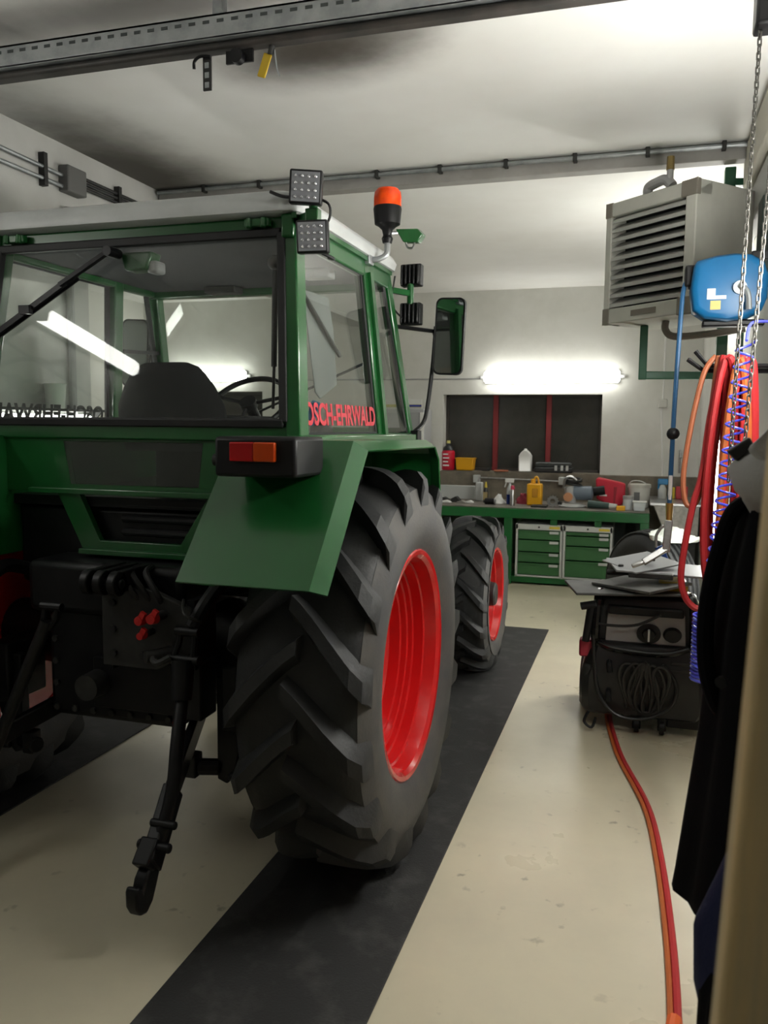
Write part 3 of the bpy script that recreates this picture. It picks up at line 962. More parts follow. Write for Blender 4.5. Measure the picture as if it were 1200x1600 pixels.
# ---- drive train, hood, axles
MB().lathe([(-0.72, 0.13), (-0.45, 0.15), (-0.36, 0.20), (0.36, 0.20), (0.45, 0.15), (0.72, 0.13)], (CX, 3.08, 0.774), 'X', 24).build('rear_axle', BLK, TR)
gb = MB().bx(CX - 0.30, CX + 0.30, 2.74, 3.75, 0.52, 1.14).bx(CX - 0.24, CX + 0.24, 3.75, 4.7, 0.55, 1.05)
gb.bx(CX - 0.36, CX + 0.34, 2.70, 3.2, 0.95, 1.16)
gbo = gb.build('gearbox', BLK, TR, bevel=0.03)
MB().bx(CX - 0.57, CX + 0.57, 2.92, 4.3, 1.02, 1.355).build('underbody', BLK, TR, bevel=0.02)
for k in range(7):
    MB().cyl((CX - 0.26 + 0.085 * k, 2.745, 0.56), (CX - 0.26 + 0.085 * k, 2.73, 0.56), 0.014, n=6).build('housing_bolt', CHAR, gbo)
for k in range(4):
    MB().cyl((CX - 0.26, 2.745, 0.66 + 0.09 * k), (CX - 0.26, 2.73, 0.66 + 0.09 * k), 0.014, n=6).build('housing_bolt', CHAR, gbo)
MB().cyl((CX - 0.02, 2.75, 0.70), (CX - 0.02, 2.60, 0.70), 0.055, 0.05, n=18).build('drive_shaft', CHAR, gbo)
for k in range(3):
    MB().tube(catmull([(CX + 0.10 + 0.05 * k, 2.72, 1.16), (CX + 0.12 + 0.06 * k, 2.62, 1.15), (CX + 0.20 + 0.05 * k, 2.60, 1.08), (CX + 0.24 + 0.03 * k, 2.66, 1.0)], 6), 0.012, 8).build('hydraulic_hose', SEAL, gbo)
MB().bx(CX - 0.22, CX + 0.22, 4.7, 6.5, 0.55, 1.0).build('engine_block', BLK, TR, bevel=0.03)
MB().cyl((CX - 0.78, 5.66, 0.546), (CX + 0.78, 5.66, 0.546), 0.075, n=16).box((CX, 5.66, 0.546), (0.3, 0.26, 0.26)).build('front_axle', BLK, TR, bevel=0.01)
hood = MB().prism([(CX - 0.31, 4.46, 0.98), (CX - 0.31, 4.46, 1.56), (CX - 0.31, 5.6, 1.55), (CX - 0.31, 6.55, 1.46), (CX - 0.31, 6.66, 1.36), (CX - 0.31, 6.66, 0.95)], (0.62, 0, 0)).build('hood', GREEN, TR, bevel=0.04, seg=3)
MB().bx(CX - 0.26, CX + 0.26, 6.655, 6.675, 1.0, 1.34).build('grille', BLK, hood)
MB().bx(CX - 0.2, CX + 0.2, 6.5, 6.8, 0.55, 0.92).build('front_weight', BLK, TR, bevel=0.02)
MB().bx(CX - 0.62, CX - 0.33, 3.9, 4.5, 0.6, 1.0).bx(CX + 0.33, CX + 0.62, 3.9, 4.5, 0.6, 1.0).build('fuel_tank', BLK, TR, bevel=0.04)

# ---- three-point linkage
hp = MB().prism([(-1.895, 2.60, 0.80), (-1.665, 2.60, 0.80), (-1.53, 2.62, 0.87), (-1.53, 2.62, 1.03), (-1.70, 2.60, 1.10), (-1.895, 2.60, 1.10)], (0, 0.035, 0))
hpo = hp.build('hitch_plate', CHAR, TR, bevel=0.004)
for (x, z) in ((-1.845, 1.04), (-1.845, 0.94), (-1.845, 0.85), (-1.72, 0.94), (-1.72, 0.85)):
    MB().cyl((x, 2.59, z), (x, 2.605, z), 0.014, n=10).build('plate_hole', SEAL, hpo)
MB().bx(-1.895, -1.865, 2.62, 2.8, 0.78, 1.12).build('side_cheek', BLK, hpo)
MB().bx(-1.56, -1.53, 2.64, 2.8, 0.80, 1.06).build('side_cheek', BLK, hpo)
tb = MB()
for x in (-1.90, -1.845, -1.785):
    tb.lathe([(-0.016, 0.02), (-0.016, 0.046), (0.016, 0.046), (0.016, 0.02)], (x, 2.54, 1.125), 'X', 18, closed=True)
    tb.bx(x - 0.016, x + 0.016, 2.55, 2.75, 1.09, 1.168)
tb.cyl((-1.925, 2.54, 1.125), (-1.76, 2.54, 1.125), 0.018)
tb.build('top_link_bracket', BLK, TR, bevel=0.004)
for (x, z, r) in ((-1.685, 1.0, 0.020), (-1.635, 1.01, 0.022), (-1.68, 0.945, 0.016)):
    hc = MB().cyl((x, 2.60, z), (x, 2.54, z), r * 0.8, n=14).build('hydraulic_coupling', CHAR, TR)
    cp = MB().cyl((x, 2.545, z), (x, 2.515, z), r, r * 0.8, 14)
    cp.box((x + r * 0.6, 2.525, z + r * 0.9), (0.02, 0.015, 0.03), Matrix.Rotation(0.5, 3, 'Y'))
    cp.build('dust_cap', mat('cap_red', (0.5, 0.012, 0.01), 0.5), hc)
MB().cyl((-1.60, 2.60, 0.87), (-1.66, 2.52, 0.87), 0.028, 0.022).tube(catmull([(-1.64, 2.53, 0.87), (-1.60, 2.50, 0.86), (-1.56, 2.52, 0.88)], 5), 0.012).build('trailer_socket', CHAR, TR)
for s in (1, -1):
    mx = (lambda x: x) if s > 0 else (lambda x: 2 * CX - x)
    fk = MB()
    fk.tube(catmull([(mx(-1.50), 2.95, 1.05), (mx(-1.46), 2.75, 1.12), (mx(-1.47), 2.62, 1.06), (mx(-1.50), 2.58, 0.98)], 6), [0.028] * 19, 10)
    fk.build('lift_arm', BLK, TR)
    fk = MB()
    for dx in (-0.03, 0.03):
        fk.tube([(mx(-1.515 + dx * 0.9), 2.565, 0.975), (mx(-1.515 + dx), 2.56, 0.93), (mx(-1.52 + dx * 1.2), 2.55, 0.89), (mx(-1.52 + dx * 1.3), 2.545, 0.865)], 0.012, 8)
    fk.cyl((mx(-1.56), 2.565, 0.965), (mx(-1.47), 2.565, 0.965), 0.017)
    fk.cyl((mx(-1.575), 2.545, 0.868), (mx(-1.46), 2.545, 0.868), 0.017)
    fko = fk.build('lift_fork', BLK, TR)
    MB().cyl((mx(-1.52), 2.54, 0.865), (mx(-1.505), 2.50, 0.735), 0.042, 0.036, 16).build('lift_rod_sleeve', BLK, fko)
    MB().tube(catmull([(mx(-1.508), 2.51, 0.75), (mx(-1.475), 2.42, 0.62), (mx(-1.455), 2.36, 0.50), (mx(-1.455), 2.31, 0.40), (mx(-1.465), 2.27, 0.33)], 6), 0.024, 12).build('lift_rod', BLK, fko)
    ll = MB().beam((mx(-1.72), 3.10, 0.60), (mx(-1.50), 2.42, 0.44), 0.035, 0.075).beam((mx(-1.50), 2.43, 0.445), (mx(-1.46), 2.22, 0.28), 0.045, 0.085)
    ll.box((mx(-1.475), 2.23, 0.315), (0.06, 0.09, 0.055), Matrix.Rotation(0.8, 3, 'X'))
    ll.cyl((mx(-1.52), 2.245, 0.335), (mx(-1.40), 2.245, 0.335), 0.016).cyl((mx(-1.50), 2.29, 0.39), (mx(-1.405), 2.29, 0.39), 0.014)
    llo = ll.build('lower_link', BLK, TR, bevel=0.006)
    hk = []
    for (y, z) in ((2.245, 0.30), (2.20, 0.275), (2.178, 0.255), (2.165, 0.222), (2.155, 0.242), (2.138, 0.252), (2.128, 0.235), (2.130, 0.185), (2.150, 0.150), (2.185, 0.140), (2.220, 0.165), (2.245, 0.21), (2.275, 0.27)):
        hk.append((mx(-1.495), y, z))
    MB().prism(hk, (s * 0.045, 0, 0)).build('hook', BLK, llo, bevel=0.008)
    sb = MB().prism([(mx(-1.505), 2.75, 0.75), (mx(-1.505), 2.75, 0.345), (mx(-1.465), 2.75, 0.33), (mx(-1.435), 2.75, 0.36), (mx(-1.405), 2.75, 0.48), (mx(-1.33), 2.75, 0.70), (mx(-1.33), 2.75, 0.75)], (0, 0.05, 0))
    sb.cyl((mx(-1.45), 2.745, 0.365), (mx(-1.405), 2.735, 0.368), 0.016, n=10).cyl((mx(-1.41), 2.736, 0.367), (mx(-1.39), 2.732, 0.368), 0.026, n=6)
    sb.cyl((mx(-1.62), 2.70, 0.40), (mx(-1.50), 2.76, 0.39), 0.032, n=10).box((mx(-1.585), 2.71, 0.41), (0.05, 0.06, 0.09))
    sb.build('stabiliser', BLK, TR, bevel=0.006)
    MB().bx(mx(-1.42) - 0.05, mx(-1.42) + 0.05, 2.72, 2.95, 0.55, 0.80).build('axle_bracket', BLK, TR, bevel=0.01)
lr = MB().cyl((-2.10, 2.55, 0.96), (-2.36, 2.48, 0.34), 0.024, n=12)
for dx in (-0.028, 0.028):
    lr.tube([(-2.085 + dx, 2.56, 1.02), (-2.09 + dx, 2.555, 0.97), (-2.105 + dx * 0.5, 2.55, 0.93)], 0.012, 8)
lr.cyl((-2.13, 2.56, 1.015), (-2.04, 2.56, 1.015), 0.016, n=10)
lr.build('levelling_rod', BLK, TR)
MB().bx(-1.62, -1.52, 2.66, 2.78, 0.60, 0.82).bx(-2.0, -1.55, 2.68, 2.80, 0.60, 0.80).build('drawbar_frame', BLK, TR, bevel=0.006)
MB().tube(catmull([(-1.55, 2.6, 1.07), (-1.50, 2.52, 1.04), (-1.46, 2.55, 1.01), (-1.50, 2.62, 1.0), (-1.56, 2.63, 1.03)], 6, True), 0.006, 6, closed=True).build('safety_cable', CHAR, TR)

# ================================================================ CEILING AND WALL FITTINGS
# perforated steel rail with a dark door track beneath it, near the front of the ceiling
t = thing('ceiling_rail', (-1.6, 3.0, 3.1), 'galvanised slotted rail under the ceiling at the upper left', 'rail')
x0, x1 = LX + 0.01, 0.44
sl = MB()
sl.bx(x0, x1, 2.88, 2.96, 3.183, 3.190).bx(x0, x1, 2.88, 2.887, 3.108, 3.19).bx(x0, x1, 2.88, 2.96, 3.106, 3.113)
ro = sl.build('rail_profile', GALV, t, smooth=0)
hole = MB().bx(-0.014, 0.014, -0.001, 0.001, -0.006, 0.006).build('rail_slot', mat('slot_dark', (0.06, 0.07, 0.07), 0.7), t, origin=(0, 0, 0), bevel=0.004)
for k in range(60):
    p = (x0 + 0.06 + k * 0.058, 2.8795, 3.165)
    if k == 0:
        place(hole, p, t)
    else:
        copy_to(hole, p, t)
dt = MB().bx(x0, x1, 2.90, 2.965, 3.078, 3.106).build('door_track', mat('track_dark', (0.03, 0.028, 0.026), 0.5, col2=(0.06, 0.05, 0.045), nscale=6), t, bevel=0.012)
for xx in (-2.6, -1.55, -0.6):
    MB().bx(xx - 0.02, xx + 0.02, 2.90, 2.94, 3.18, CEIL).build('hanger', GALV, t)
t = thing('rail_hook', (-1.61, 2.93, 2.92), 'dark slotted steel bracket hanging from the ceiling rail', 'hook')
MB().bx(-1.627, -1.592, 2.925, 2.933, 2.945, 3.07).build('flat_bar', CHAR, t, bevel=0.002)
for zz in (2.965, 3.0, 3.035):
    MB().bx(-1.618, -1.601, 2.9235, 2.9255, zz - 0.010, zz + 0.010).build('slot', GALV, t)
MB().tube(catmull([(-1.59, 2.92, 3.062), (-1.63, 2.915, 3.065), (-1.655, 2.915, 3.05), (-1.66, 2.92, 3.025)], 6), 0.006, 8).build('hook_wire', BLK, t)
t = thing('track_roller', (-1.48, 2.92, 3.0), 'small black roller hanging under the ceiling rail', 'roller')
MB().lathe([(-0.015, 0.0), (-0.015, 0.026), (0.015, 0.026), (0.015, 0.0)], (-1.475, 2.91, 3.045), 'Y', 20).build('wheel', BLK, t)
MB().bx(-1.53, -1.42, 2.925, 2.935, 3.03, 3.075).build('cheek', BLK, t)
t = thing('yellow_tag', (-1.37, 2.93, 2.97), 'yellow tag with a wire hanging from the ceiling rail', 'tag')
MB().box((-1.375, 2.93, 3.01), (0.034, 0.008, 0.085), Matrix.Rotation(0.35, 3, 'Y')).build('tag_plate', YELD, t, bevel=0.006)
MB().cyl((-1.352, 2.93, 3.045), (-1.345, 2.93, 3.075), 0.011).build('ring', CHAR, t)
MB().tube(catmull([(-1.335, 2.93, 3.06), (-1.33, 2.93, 3.02), (-1.325, 2.93, 2.99), (-1.315, 2.93, 2.965)], 5), 0.003, 6).build('wire', GALV, t)

# cross channel with pipe clips
t = thing('cable_channel', (-1.3, 5.25, 3.2), 'grey channel with pipe clips crossing the ceiling behind the cab', 'channel')
MB().bx(LX + 0.01, 0.52, 5.24, 5.34, 3.215, CEIL).build('channel_body', mat('channel_grey', (0.36, 0.35, 0.33), 0.6, col2=(0.30, 0.29, 0.27), nscale=4), t, bevel=0.006)
MB().cyl((LX + 0.02, 5.215, 3.285), (0.50, 5.215, 3.285), 0.014, n=10).build('pipe', GALV, t)
for k in range(9):
    xx = -2.9 + k * 0.41
    MB().bx(xx - 0.012, xx + 0.012, 5.195, 5.245, 3.262, CEIL).build('pipe_clip', CHAR, t, bevel=0.003)

# duct along the right wall
t = thing('wall_duct', (0.56, 5, 3.0), 'cream painted duct running along the top of the right wall', 'duct')
MB().bx(0.50, RX, 3.6, 5.35, 3.06, CEIL).build('duct_body', mat('cream_paint', (0.66, 0.63, 0.54), 0.6), t, bevel=0.02)
MB().bx(0.535, RX, 3.6, 5.9, 2.86, 3.05).build('lower_duct', mat('grey_paint', (0.42, 0.42, 0.40), 0.6), t, bevel=0.015)

# conduit and junction box on the left wall
t = thing('junction_box', (LX + 0.03, 4.28, 3.05), 'grey junction box with conduits high on the left wall', 'junction box')
MB().bx(LX, LX + 0.07, 4.20, 4.37, 3.03, 3.18).build('box_body', mat('box_grey', (0.13, 0.13, 0.125), 0.6), t, bevel=0.008)
MB().cyl((LX + 0.025, -1, 3.20), (LX + 0.025, 4.2, 3.12), 0.012, n=8).build('conduit', GALV, t)
MB().cyl((LX + 0.025, -1, 3.06), (LX + 0.025, 4.2, 3.06), 0.012, n=8).build('conduit', GALV, t)
for k in range(3):
    MB().cyl((LX + 0.02, 4.36, 3.10 + 0.028 * k), (LX + 0.02, 7.5, 3.10 + 0.028 * k), 0.011, n=8).build('conduit', CHAR, t)
for yy in (3.65, 4.05, 4.75, 5.2):
    MB().bx(LX, LX + 0.04, yy - 0.015, yy + 0.015, 3.02, 3.2).build('strap', CHAR, t)
t = thing('wall_pipe', (LX + 0.03, 4.22, 1.2), 'grey vertical pipe on the left wall seen through the cab', 'pipe')
MB().cyl((LX + 0.03, 4.24, 0.4), (LX + 0.03, 4.24, 2.95), 0.022, n=10).build('pipe_run', GREYP, t)
t = thing('wall_shelf', (LX + 0.07, 3.5, 1.76), 'narrow dark shelf on the left wall, seen through the cab', 'shelf')
MB().bx(LX, LX + 0.13, 2.9, 4.40, 1.765, 1.78).build('board', CHAR, t)
for yy in (2.95, 4.38):
    MB().prism([(LX, yy, 1.765), (LX + 0.12, yy, 1.765), (LX, yy, 1.64)], (0, 0.012, 0)).build('bracket', CHAR, t)
t = MB().lathe([(1.78, 0.0), (1.78, 0.05), (1.91, 0.060), (1.92, 0.063), (1.91, 0.055), (1.79, 0.046), (1.79, 0.0)], (LX + 0.07, 4.03, 0), 'Z', 24).build('white_bucket', WHITE)
tag(t, 'white plastic bucket on the wall shelf, seen through the cab window', 'bucket')
lamp('shelf_lamp', (LX + 0.025, 3.0, 1.70), (LX + 0.025, 4.33, 1.70), (1, 0, 0), LAMP_SHELF, 'glowing tube lamp under the wall shelf, seen through the cab', r=0.05, h=0.10)

# conduit down the back wall with a switch
t = thing('wall_switch', (0.24, BY - 0.02, 1.2), 'white conduit and switch box on the back wall beside the lamp', 'switch')
MB().cyl((0.245, BY - 0.015, 1.16), (0.20, BY - 0.015, 1.95), 0.010, n=8).build('conduit', WHITE, t)
MB().cyl((0.215, BY - 0.015, 2.0), (0.215, BY - 0.015, 2.9), 0.010, n=8).build('conduit', WHITE, t)
MB().bx(0.165, 0.265, BY - 0.05, BY, 1.93, 2.03).build('switch_box', mat('off_white', (0.6, 0.6, 0.56), 0.5), t, bevel=0.012)
t = thing('wall_cable', (-3.0, BY - 0.01, 2.25), 'thin grey cable run along the back wall level with the lamp', 'cable')
MB().cyl((-4.9, BY - 0.01, 2.27), (-1.86, BY - 0.01, 2.27), 0.008, n=6).build('cable_run', GREYP, t)
# rod clamp rail under the window
t = thing('wall_rail', (-1.4, 9.9, 1.06), 'thin steel rod held on the wall above the workbench', 'rod')
MB().cyl((-1.84, 9.90, 1.09), (-0.9, 9.90, 1.07), 0.011, n=8).build('rod', STEEL, t)
for xx in (-1.88, -0.87):
    MB().bx(xx - 0.04, xx + 0.04, 9.87, 9.95, 1.03, 1.12).build('clamp', LGREY, t, bevel=0.008)
# board and locker left of the window
t = thing('wall_chart', (-2.9, BY - 0.02, 1.7), 'white wall chart with a yellow and blue stripe behind the mirror', 'chart')
MB().bx(-3.14, -2.60, BY - 0.015, BY, 1.2, 2.03).build('chart_sheet', PAPER, t)
MB().bx(-3.14, -2.60, BY - 0.018, BY - 0.014, 1.93, 1.965).build('yellow_stripe', mat('stripe_yellow', (0.6, 0.55, 0.12), 0.6), t)
MB().bx(-2.84, -2.60, BY - 0.020, BY - 0.014, 1.935, 1.96).build('blue_stripe', mat('stripe_blue', (0.05, 0.07, 0.4), 0.6), t)
t = thing('steel_locker', (-2.75, 9.75, 0), 'grey steel locker with a white edge beside the bench', 'locker')
MB().bx(-3.10, -2.46, 9.55, 9.94, 0.0, 1.90).build('body', mat('locker_grey', (0.45, 0.46, 0.47), 0.5), t, bevel=0.006)
MB().bx(-2.50, -2.455, 9.53, 9.56, 0.05, 1.86).build('door_edge', WHITE, t)
MB().bx(-3.08, -2.51, 9.535, 9.555, 0.05, 1.86).build('door', mat('locker_door', (0.36, 0.37, 0.38), 0.5), t, bevel=0.004)

# ================================================================ WORKBENCH
BZ = 0.835
t = thing('workbench', (-1.4, 9.4, 0), 'long green steel workbench with a worn top under the window', 'workbench')
MB().bx(-2.42, 0.11, 8.95, 9.95, BZ - 0.012, BZ).build('worktop', TOPM, t, bevel=0.004)
MB().bx(-2.42, 0.11, 8.94, 8.99, BZ - 0.115, BZ - 0.012).build('front_rail', BGREEN, t, bevel=0.006)
MB().bx(-2.42, 0.11, 9.89, 9.94, BZ - 0.115, BZ - 0.012).build('back_rail', BGREEN, t)
for xx in (-2.37, -1.34, 0.07):
    MB().bx(xx - 0.05, xx + 0.04, 8.945, 9.02, 0.0, BZ - 0.1).build('leg', BGREEN, t, bevel=0.006)
    MB().bx(xx - 0.05, xx + 0.04, 9.85, 9.92, 0.0, BZ - 0.1).build('leg', BGREEN, t, bevel=0.006)
for xx in (-2.2, -0.86, -0.40):
    MB().bx(xx - 0.035, xx + 0.035, 8.955, 9.0, BZ - 0.175, BZ - 0.1).build('hanger_tab', BGREEN, t)
MB().bx(-1.34, -0.05, 8.97, 9.85, 0.02, 0.085).build('plinth', BGREEN, t, bevel=0.006)
MB().bx(-2.42, 0.1, 9.86, 9.88, 0.08, BZ - 0.1).build('back_panel', mat('bench_dark', (0.02, 0.028, 0.022), 0.7), t)


def drawer_cabinet(x0, x1, zs, label):
    t = thing('drawer_cabinet', ((x0 + x1) / 2, 9.3, 0.086), label, 'cabinet', 'drawer cabinets under the bench')
    bd = MB().bx(x0, x0 + 0.025, 8.965, 9.6, 0.086, 0.66).bx(x1 - 0.025, x1, 8.965, 9.6, 0.086, 0.66)
    bd.bx(x0, x1, 8.965, 9.6, 0.60, 0.66).bx(x0, x1, 8.965, 9.6, 0.086, 0.105).bx(x0, x1, 9.58, 9.6, 0.086, 0.66)
    b = bd.build('body', LGREY, t, bevel=0.003)
    MB().cyl(((x0 + x1) / 2, 8.967, 0.632), ((x0 + x1) / 2, 8.955, 0.632), 0.01, n=10).build('lock', CHAR, b)
    MB().bx(x1 - 0.14, x1 - 0.03, 8.9635, 8.965, 0.617, 0.642).build('sticker', mat('yellow_sticker', (0.7, 0.55, 0.05), 0.6), b)
    for z0, z1 in zip(zs[1:], zs):
        d = MB().bx(x0 + 0.028, x1 - 0.028, 8.972, 9.5, z0 + 0.004, z1 - 0.010).build('drawer', DGREEN, t, bevel=0.003)
        MB().bx(x0 + 0.028, x1 - 0.028, 8.960, 8.973, z1 - 0.022, z1 - 0.008).build('grip', DGREEN, d, bevel=0.002)
        MB().bx(x1 - 0.135, x1 - 0.04, 8.957, 8.961, z1 - 0.038, z1 - 0.010).build('label_holder', LGREY, d)


drawer_cabinet(-1.262, -0.765, [0.60, 0.493, 0.361, 0.243, 0.107], 'left green drawer cabinet with four drawers and a grey frame')
drawer_cabinet(-0.758, -0.25, [0.60, 0.555, 0.445, 0.29, 0.107], 'right green drawer cabinet with a shallow top drawer')

# sink unit at the right end
t = thing('metal_sink', (0.36, 9.4, 0), 'stainless steel sink trough at the right end of the bench', 'sink')
MB().prism([(0.13, 9.05, 0.93), (0.60, 9.05, 0.93), (0.60, 9.12, 0.52), (0.30, 9.12, 0.52)], (0, 0.75, 0)).build('basin', STEEL, t, bevel=0.01)
MB().bx(0.11, 0.61, 8.98, 9.92, 0.905, 0.935).build('rim', STEEL, t, bevel=0.006)
MB().bx(0.34, 0.58, 9.2, 9.6, 0, 0.55).build('pedestal', CHAR, t)
MB().tube(catmull([(0.42, 9.90, 1.2), (0.42, 9.86, 1.42), (0.42, 9.72, 1.45), (0.42, 9.66, 1.38)], 6), 0.012, 8).build('tap', STEEL, t)


# ---------------------------------------------------------------- small bench items
def lat(name, prof, x, y, z, m_, label, cat, parent=None, n=20):
    o = MB().lathe([(z + h, r) for h, r in prof], (x, y, 0), 'Z', n).build(name, m_, parent)
    return tag(o, label, cat) if label else o


LZ = 1.168
t = thing('detergent_bottle', (-2.262, 10.03, LZ), 'crimson bottle with a clear neck and yellow cap on the window ledge', 'bottle')
lat('body', [(0, 0.0), (0, 0.075), (0.01, 0.08), (0.22, 0.08), (0.245, 0.06), (0.245, 0.0)], -2.262, 10.03, LZ, CRIM, None, None, t)
lat('neck', [(0.24, 0.07), (0.28, 0.055), (0.31, 0.02), (0.33, 0.02), (0.33, 0)], -2.262, 10.03, LZ, DARKB, None, None, t)
lat('cap', [(0.325, 0.024), (0.36, 0.022), (0.36, 0)], -2.262, 10.03, LZ, mat('cap_yellow', (0.65, 0.6, 0.2), 0.5), None, None, t)
for k in range(4):
    MB().bx(-2.31, -2.235 - 0.012 * (k % 2), 9.945, 9.951, LZ + 0.05 + k * 0.045, LZ + 0.066 + k * 0.045).build('label_line', WHITE, t)
t = thing('yellow_tub', (-2.04, 10.02, LZ), 'yellow plastic tub on the window ledge next to the crimson bottle', 'tub')
MB().prism([(-2.145, 9.95, LZ), (-1.945, 9.95, LZ), (-1.93, 9.94, LZ + 0.15), (-2.155, 9.94, LZ + 0.15)], (0, 0.16, 0)).build('body', YEL, t, bevel=0.012)
MB().bx(-2.16, -1.925, 9.93, 10.11, LZ + 0.14, LZ + 0.152).build('rim', YEL, t, bevel=0.004)
t = thing('white_jug', (-1.315, 10.0, LZ), 'white plastic jug with a sloped shoulder on the window ledge', 'jug')
MB().loft([[V(-1.315 + a * w_, 10.0 + b * 0.05, LZ + z) for a, b in ((-1, -1), (1, -1), (1, 1), (-1, 1))] for z, w_ in ((0, 0.07), (0.01, 0.075), (0.19, 0.075), (0.225, 0.055), (0.26, 0.02))]).build('body', WHITE, t, bevel=0.01)
lat('cap', [(0.255, 0.02), (0.275, 0.018), (0.278, 0)], -1.315, 10.0, LZ, WHITE, None, None, t)
t = thing('tool_case', (-0.98, 10.0, LZ), 'dark plastic tool case lying on the window ledge', 'case')
MB().bx(-1.20, -0.76, 9.95, 10.15, LZ, LZ + 0.06).build('base', DARKB, t, bevel=0.012)
MB().bx(-1.19, -0.77, 9.955, 10.145, LZ + 0.062, LZ + 0.12).build('lid', mat('case_lid', (0.06, 0.065, 0.065), 0.25), t, bevel=0.015)
for xx in (-0.95, -0.88, -0.82):
    MB().bx(xx - 0.015, xx + 0.015, 9.943, 9.952, LZ + 0.025, LZ + 0.085).build('latch', LGREY, t)
tag(MB().cyl((-0.86, 10.02, LZ + 0.12), (-0.72, 10.05, LZ + 0.42), 0.004, n=6).build('thin_wire', CHAR), 'thin wire rod standing up from the dark tool case', 'wire')
o = lat('grinding_disc', [(0, 0.0), (0, 0.085), (0.008, 0.09), (0.014, 0.085), (0.014, 0.0)], -1.60, 9.99, LZ, mat('disc_orange', (0.5, 0.16, 0.08), 0.6), 'flat orange and white disc on the window ledge', 'disc')
t = thing('wiper_scrap', (-1.77, 10.02, LZ), 'black scrap part on the ledge beside the yellow tub', 'scrap')
MB().prism([(-1.85, 9.98, LZ), (-1.74, 9.98, LZ), (-1.72, 9.98, LZ + 0.05), (-1.78, 9.98, LZ + 0.02)], (0, 0.08, 0)).build('body', DARKB, t, bevel=0.004)

t = thing('spray_bottle', (-1.395, 9.35, BZ), 'clear trigger spray bottle with a blue base on the bench', 'bottle')
lat('body', [(0, 0.0), (0, 0.035), (0.11, 0.036), (0.11, 0)], -1.395, 9.35, BZ, mat('navy_liquid', (0.02, 0.04, 0.22), 0.2), None, None, t)
lat('bottle_top', [(0.11, 0.036), (0.17, 0.034), (0.22, 0.015), (0.24, 0.014), (0.24, 0)], -1.395, 9.35, BZ, CLEAR, None, None, t)
MB().bx(-1.45, -1.35, 9.335, 9.365, BZ + 0.24, BZ + 0.285).box((-1.445, 9.35, BZ + 0.215), (0.014, 0.02, 0.06), Matrix.Rotation(0.3, 3, 'Y')).build('trigger_head', WHITE, t, bevel=0.006)
t = thing('spray_can', (-1.345, 9.22, BZ), 'silver spray can with a pink nozzle cap on the bench', 'can')
lat('body', [(0, 0.0), (0, 0.028), (0.16, 0.028), (0.175, 0.02), (0.175, 0)], -1.345, 9.22, BZ, STEEL, None, None, t)
lat('cap', [(0.175, 0.022), (0.215, 0.02), (0.22, 0)], -1.345, 9.22, BZ, mat('pink_cap', (0.6, 0.05, 0.12), 0.5), None, None, t)
t = thing('yellow_canister', (-1.11, 9.32, BZ), 'yellow plastic canister with a looped handle on the bench', 'canister')
MB().bx(-1.195, -1.03, 9.27, 9.39, BZ, BZ + 0.24).build('body', YEL, t, bevel=0.015)
lat('neck', [(0.235, 0.025), (0.285, 0.024), (0.29, 0.018), (0.29, 0)], -1.135, 9.33, BZ, YEL, None, None, t)
MB().tube(catmull([(-1.12, 9.33, BZ + 0.235), (-1.115, 9.33, BZ + 0.30), (-1.09, 9.33, BZ + 0.31), (-1.075, 9.33, BZ + 0.27), (-1.07, 9.33, BZ + 0.235)], 5), 0.012, 8).build('handle', YEL, t)
MB().bx(-1.135, -1.075, 9.262, 9.272, BZ + 0.09, BZ + 0.19).build('recess', mat('yellow_dark', (0.55, 0.25, 0.01), 0.5), t, bevel=0.004)
t = thing('lubricant_bottle', (-1.685, 9.45, BZ), 'dark oil bottle with a yellow nozzle on the bench', 'bottle')
lat('body', [(0, 0.0), (0, 0.028), (0.14, 0.028), (0.17, 0.016), (0.17, 0)], -1.685, 9.45, BZ, DARKB, None, None, t)
lat('nozzle', [(0.17, 0.016), (0.20, 0.014), (0.235, 0.006), (0.235, 0)], -1.685, 9.45, BZ, mat('nozzle_yellow', (0.6, 0.45, 0.05), 0.5), None, None, t)
MB().bx(-1.71, -1.66, 9.419, 9.424, BZ + 0.03, BZ + 0.12).build('label_patch', mat('tan_label', (0.35, 0.27, 0.12), 0.6), t)
t = thing('white_canister', (-1.79, 9.6, BZ), 'pale grey dispenser standing at the back of the bench', 'dispenser')
MB().bx(-1.83, -1.75, 9.57, 9.65, BZ, BZ + 0.22).build('body', LGREY, t, bevel=0.012)
lat('spout', [(0.21, 0.012), (0.30, 0.008), (0.30, 0)], -1.80, 9.6, BZ, STEEL, None, None, t)
tag(MB().bx(-2.35, -1.88, 9.78, 9.84, BZ, BZ + 0.16).build('metal_strip', LGREY, bevel=0.006), 'grey steel strip standing against the wall behind the bench', 'strip')
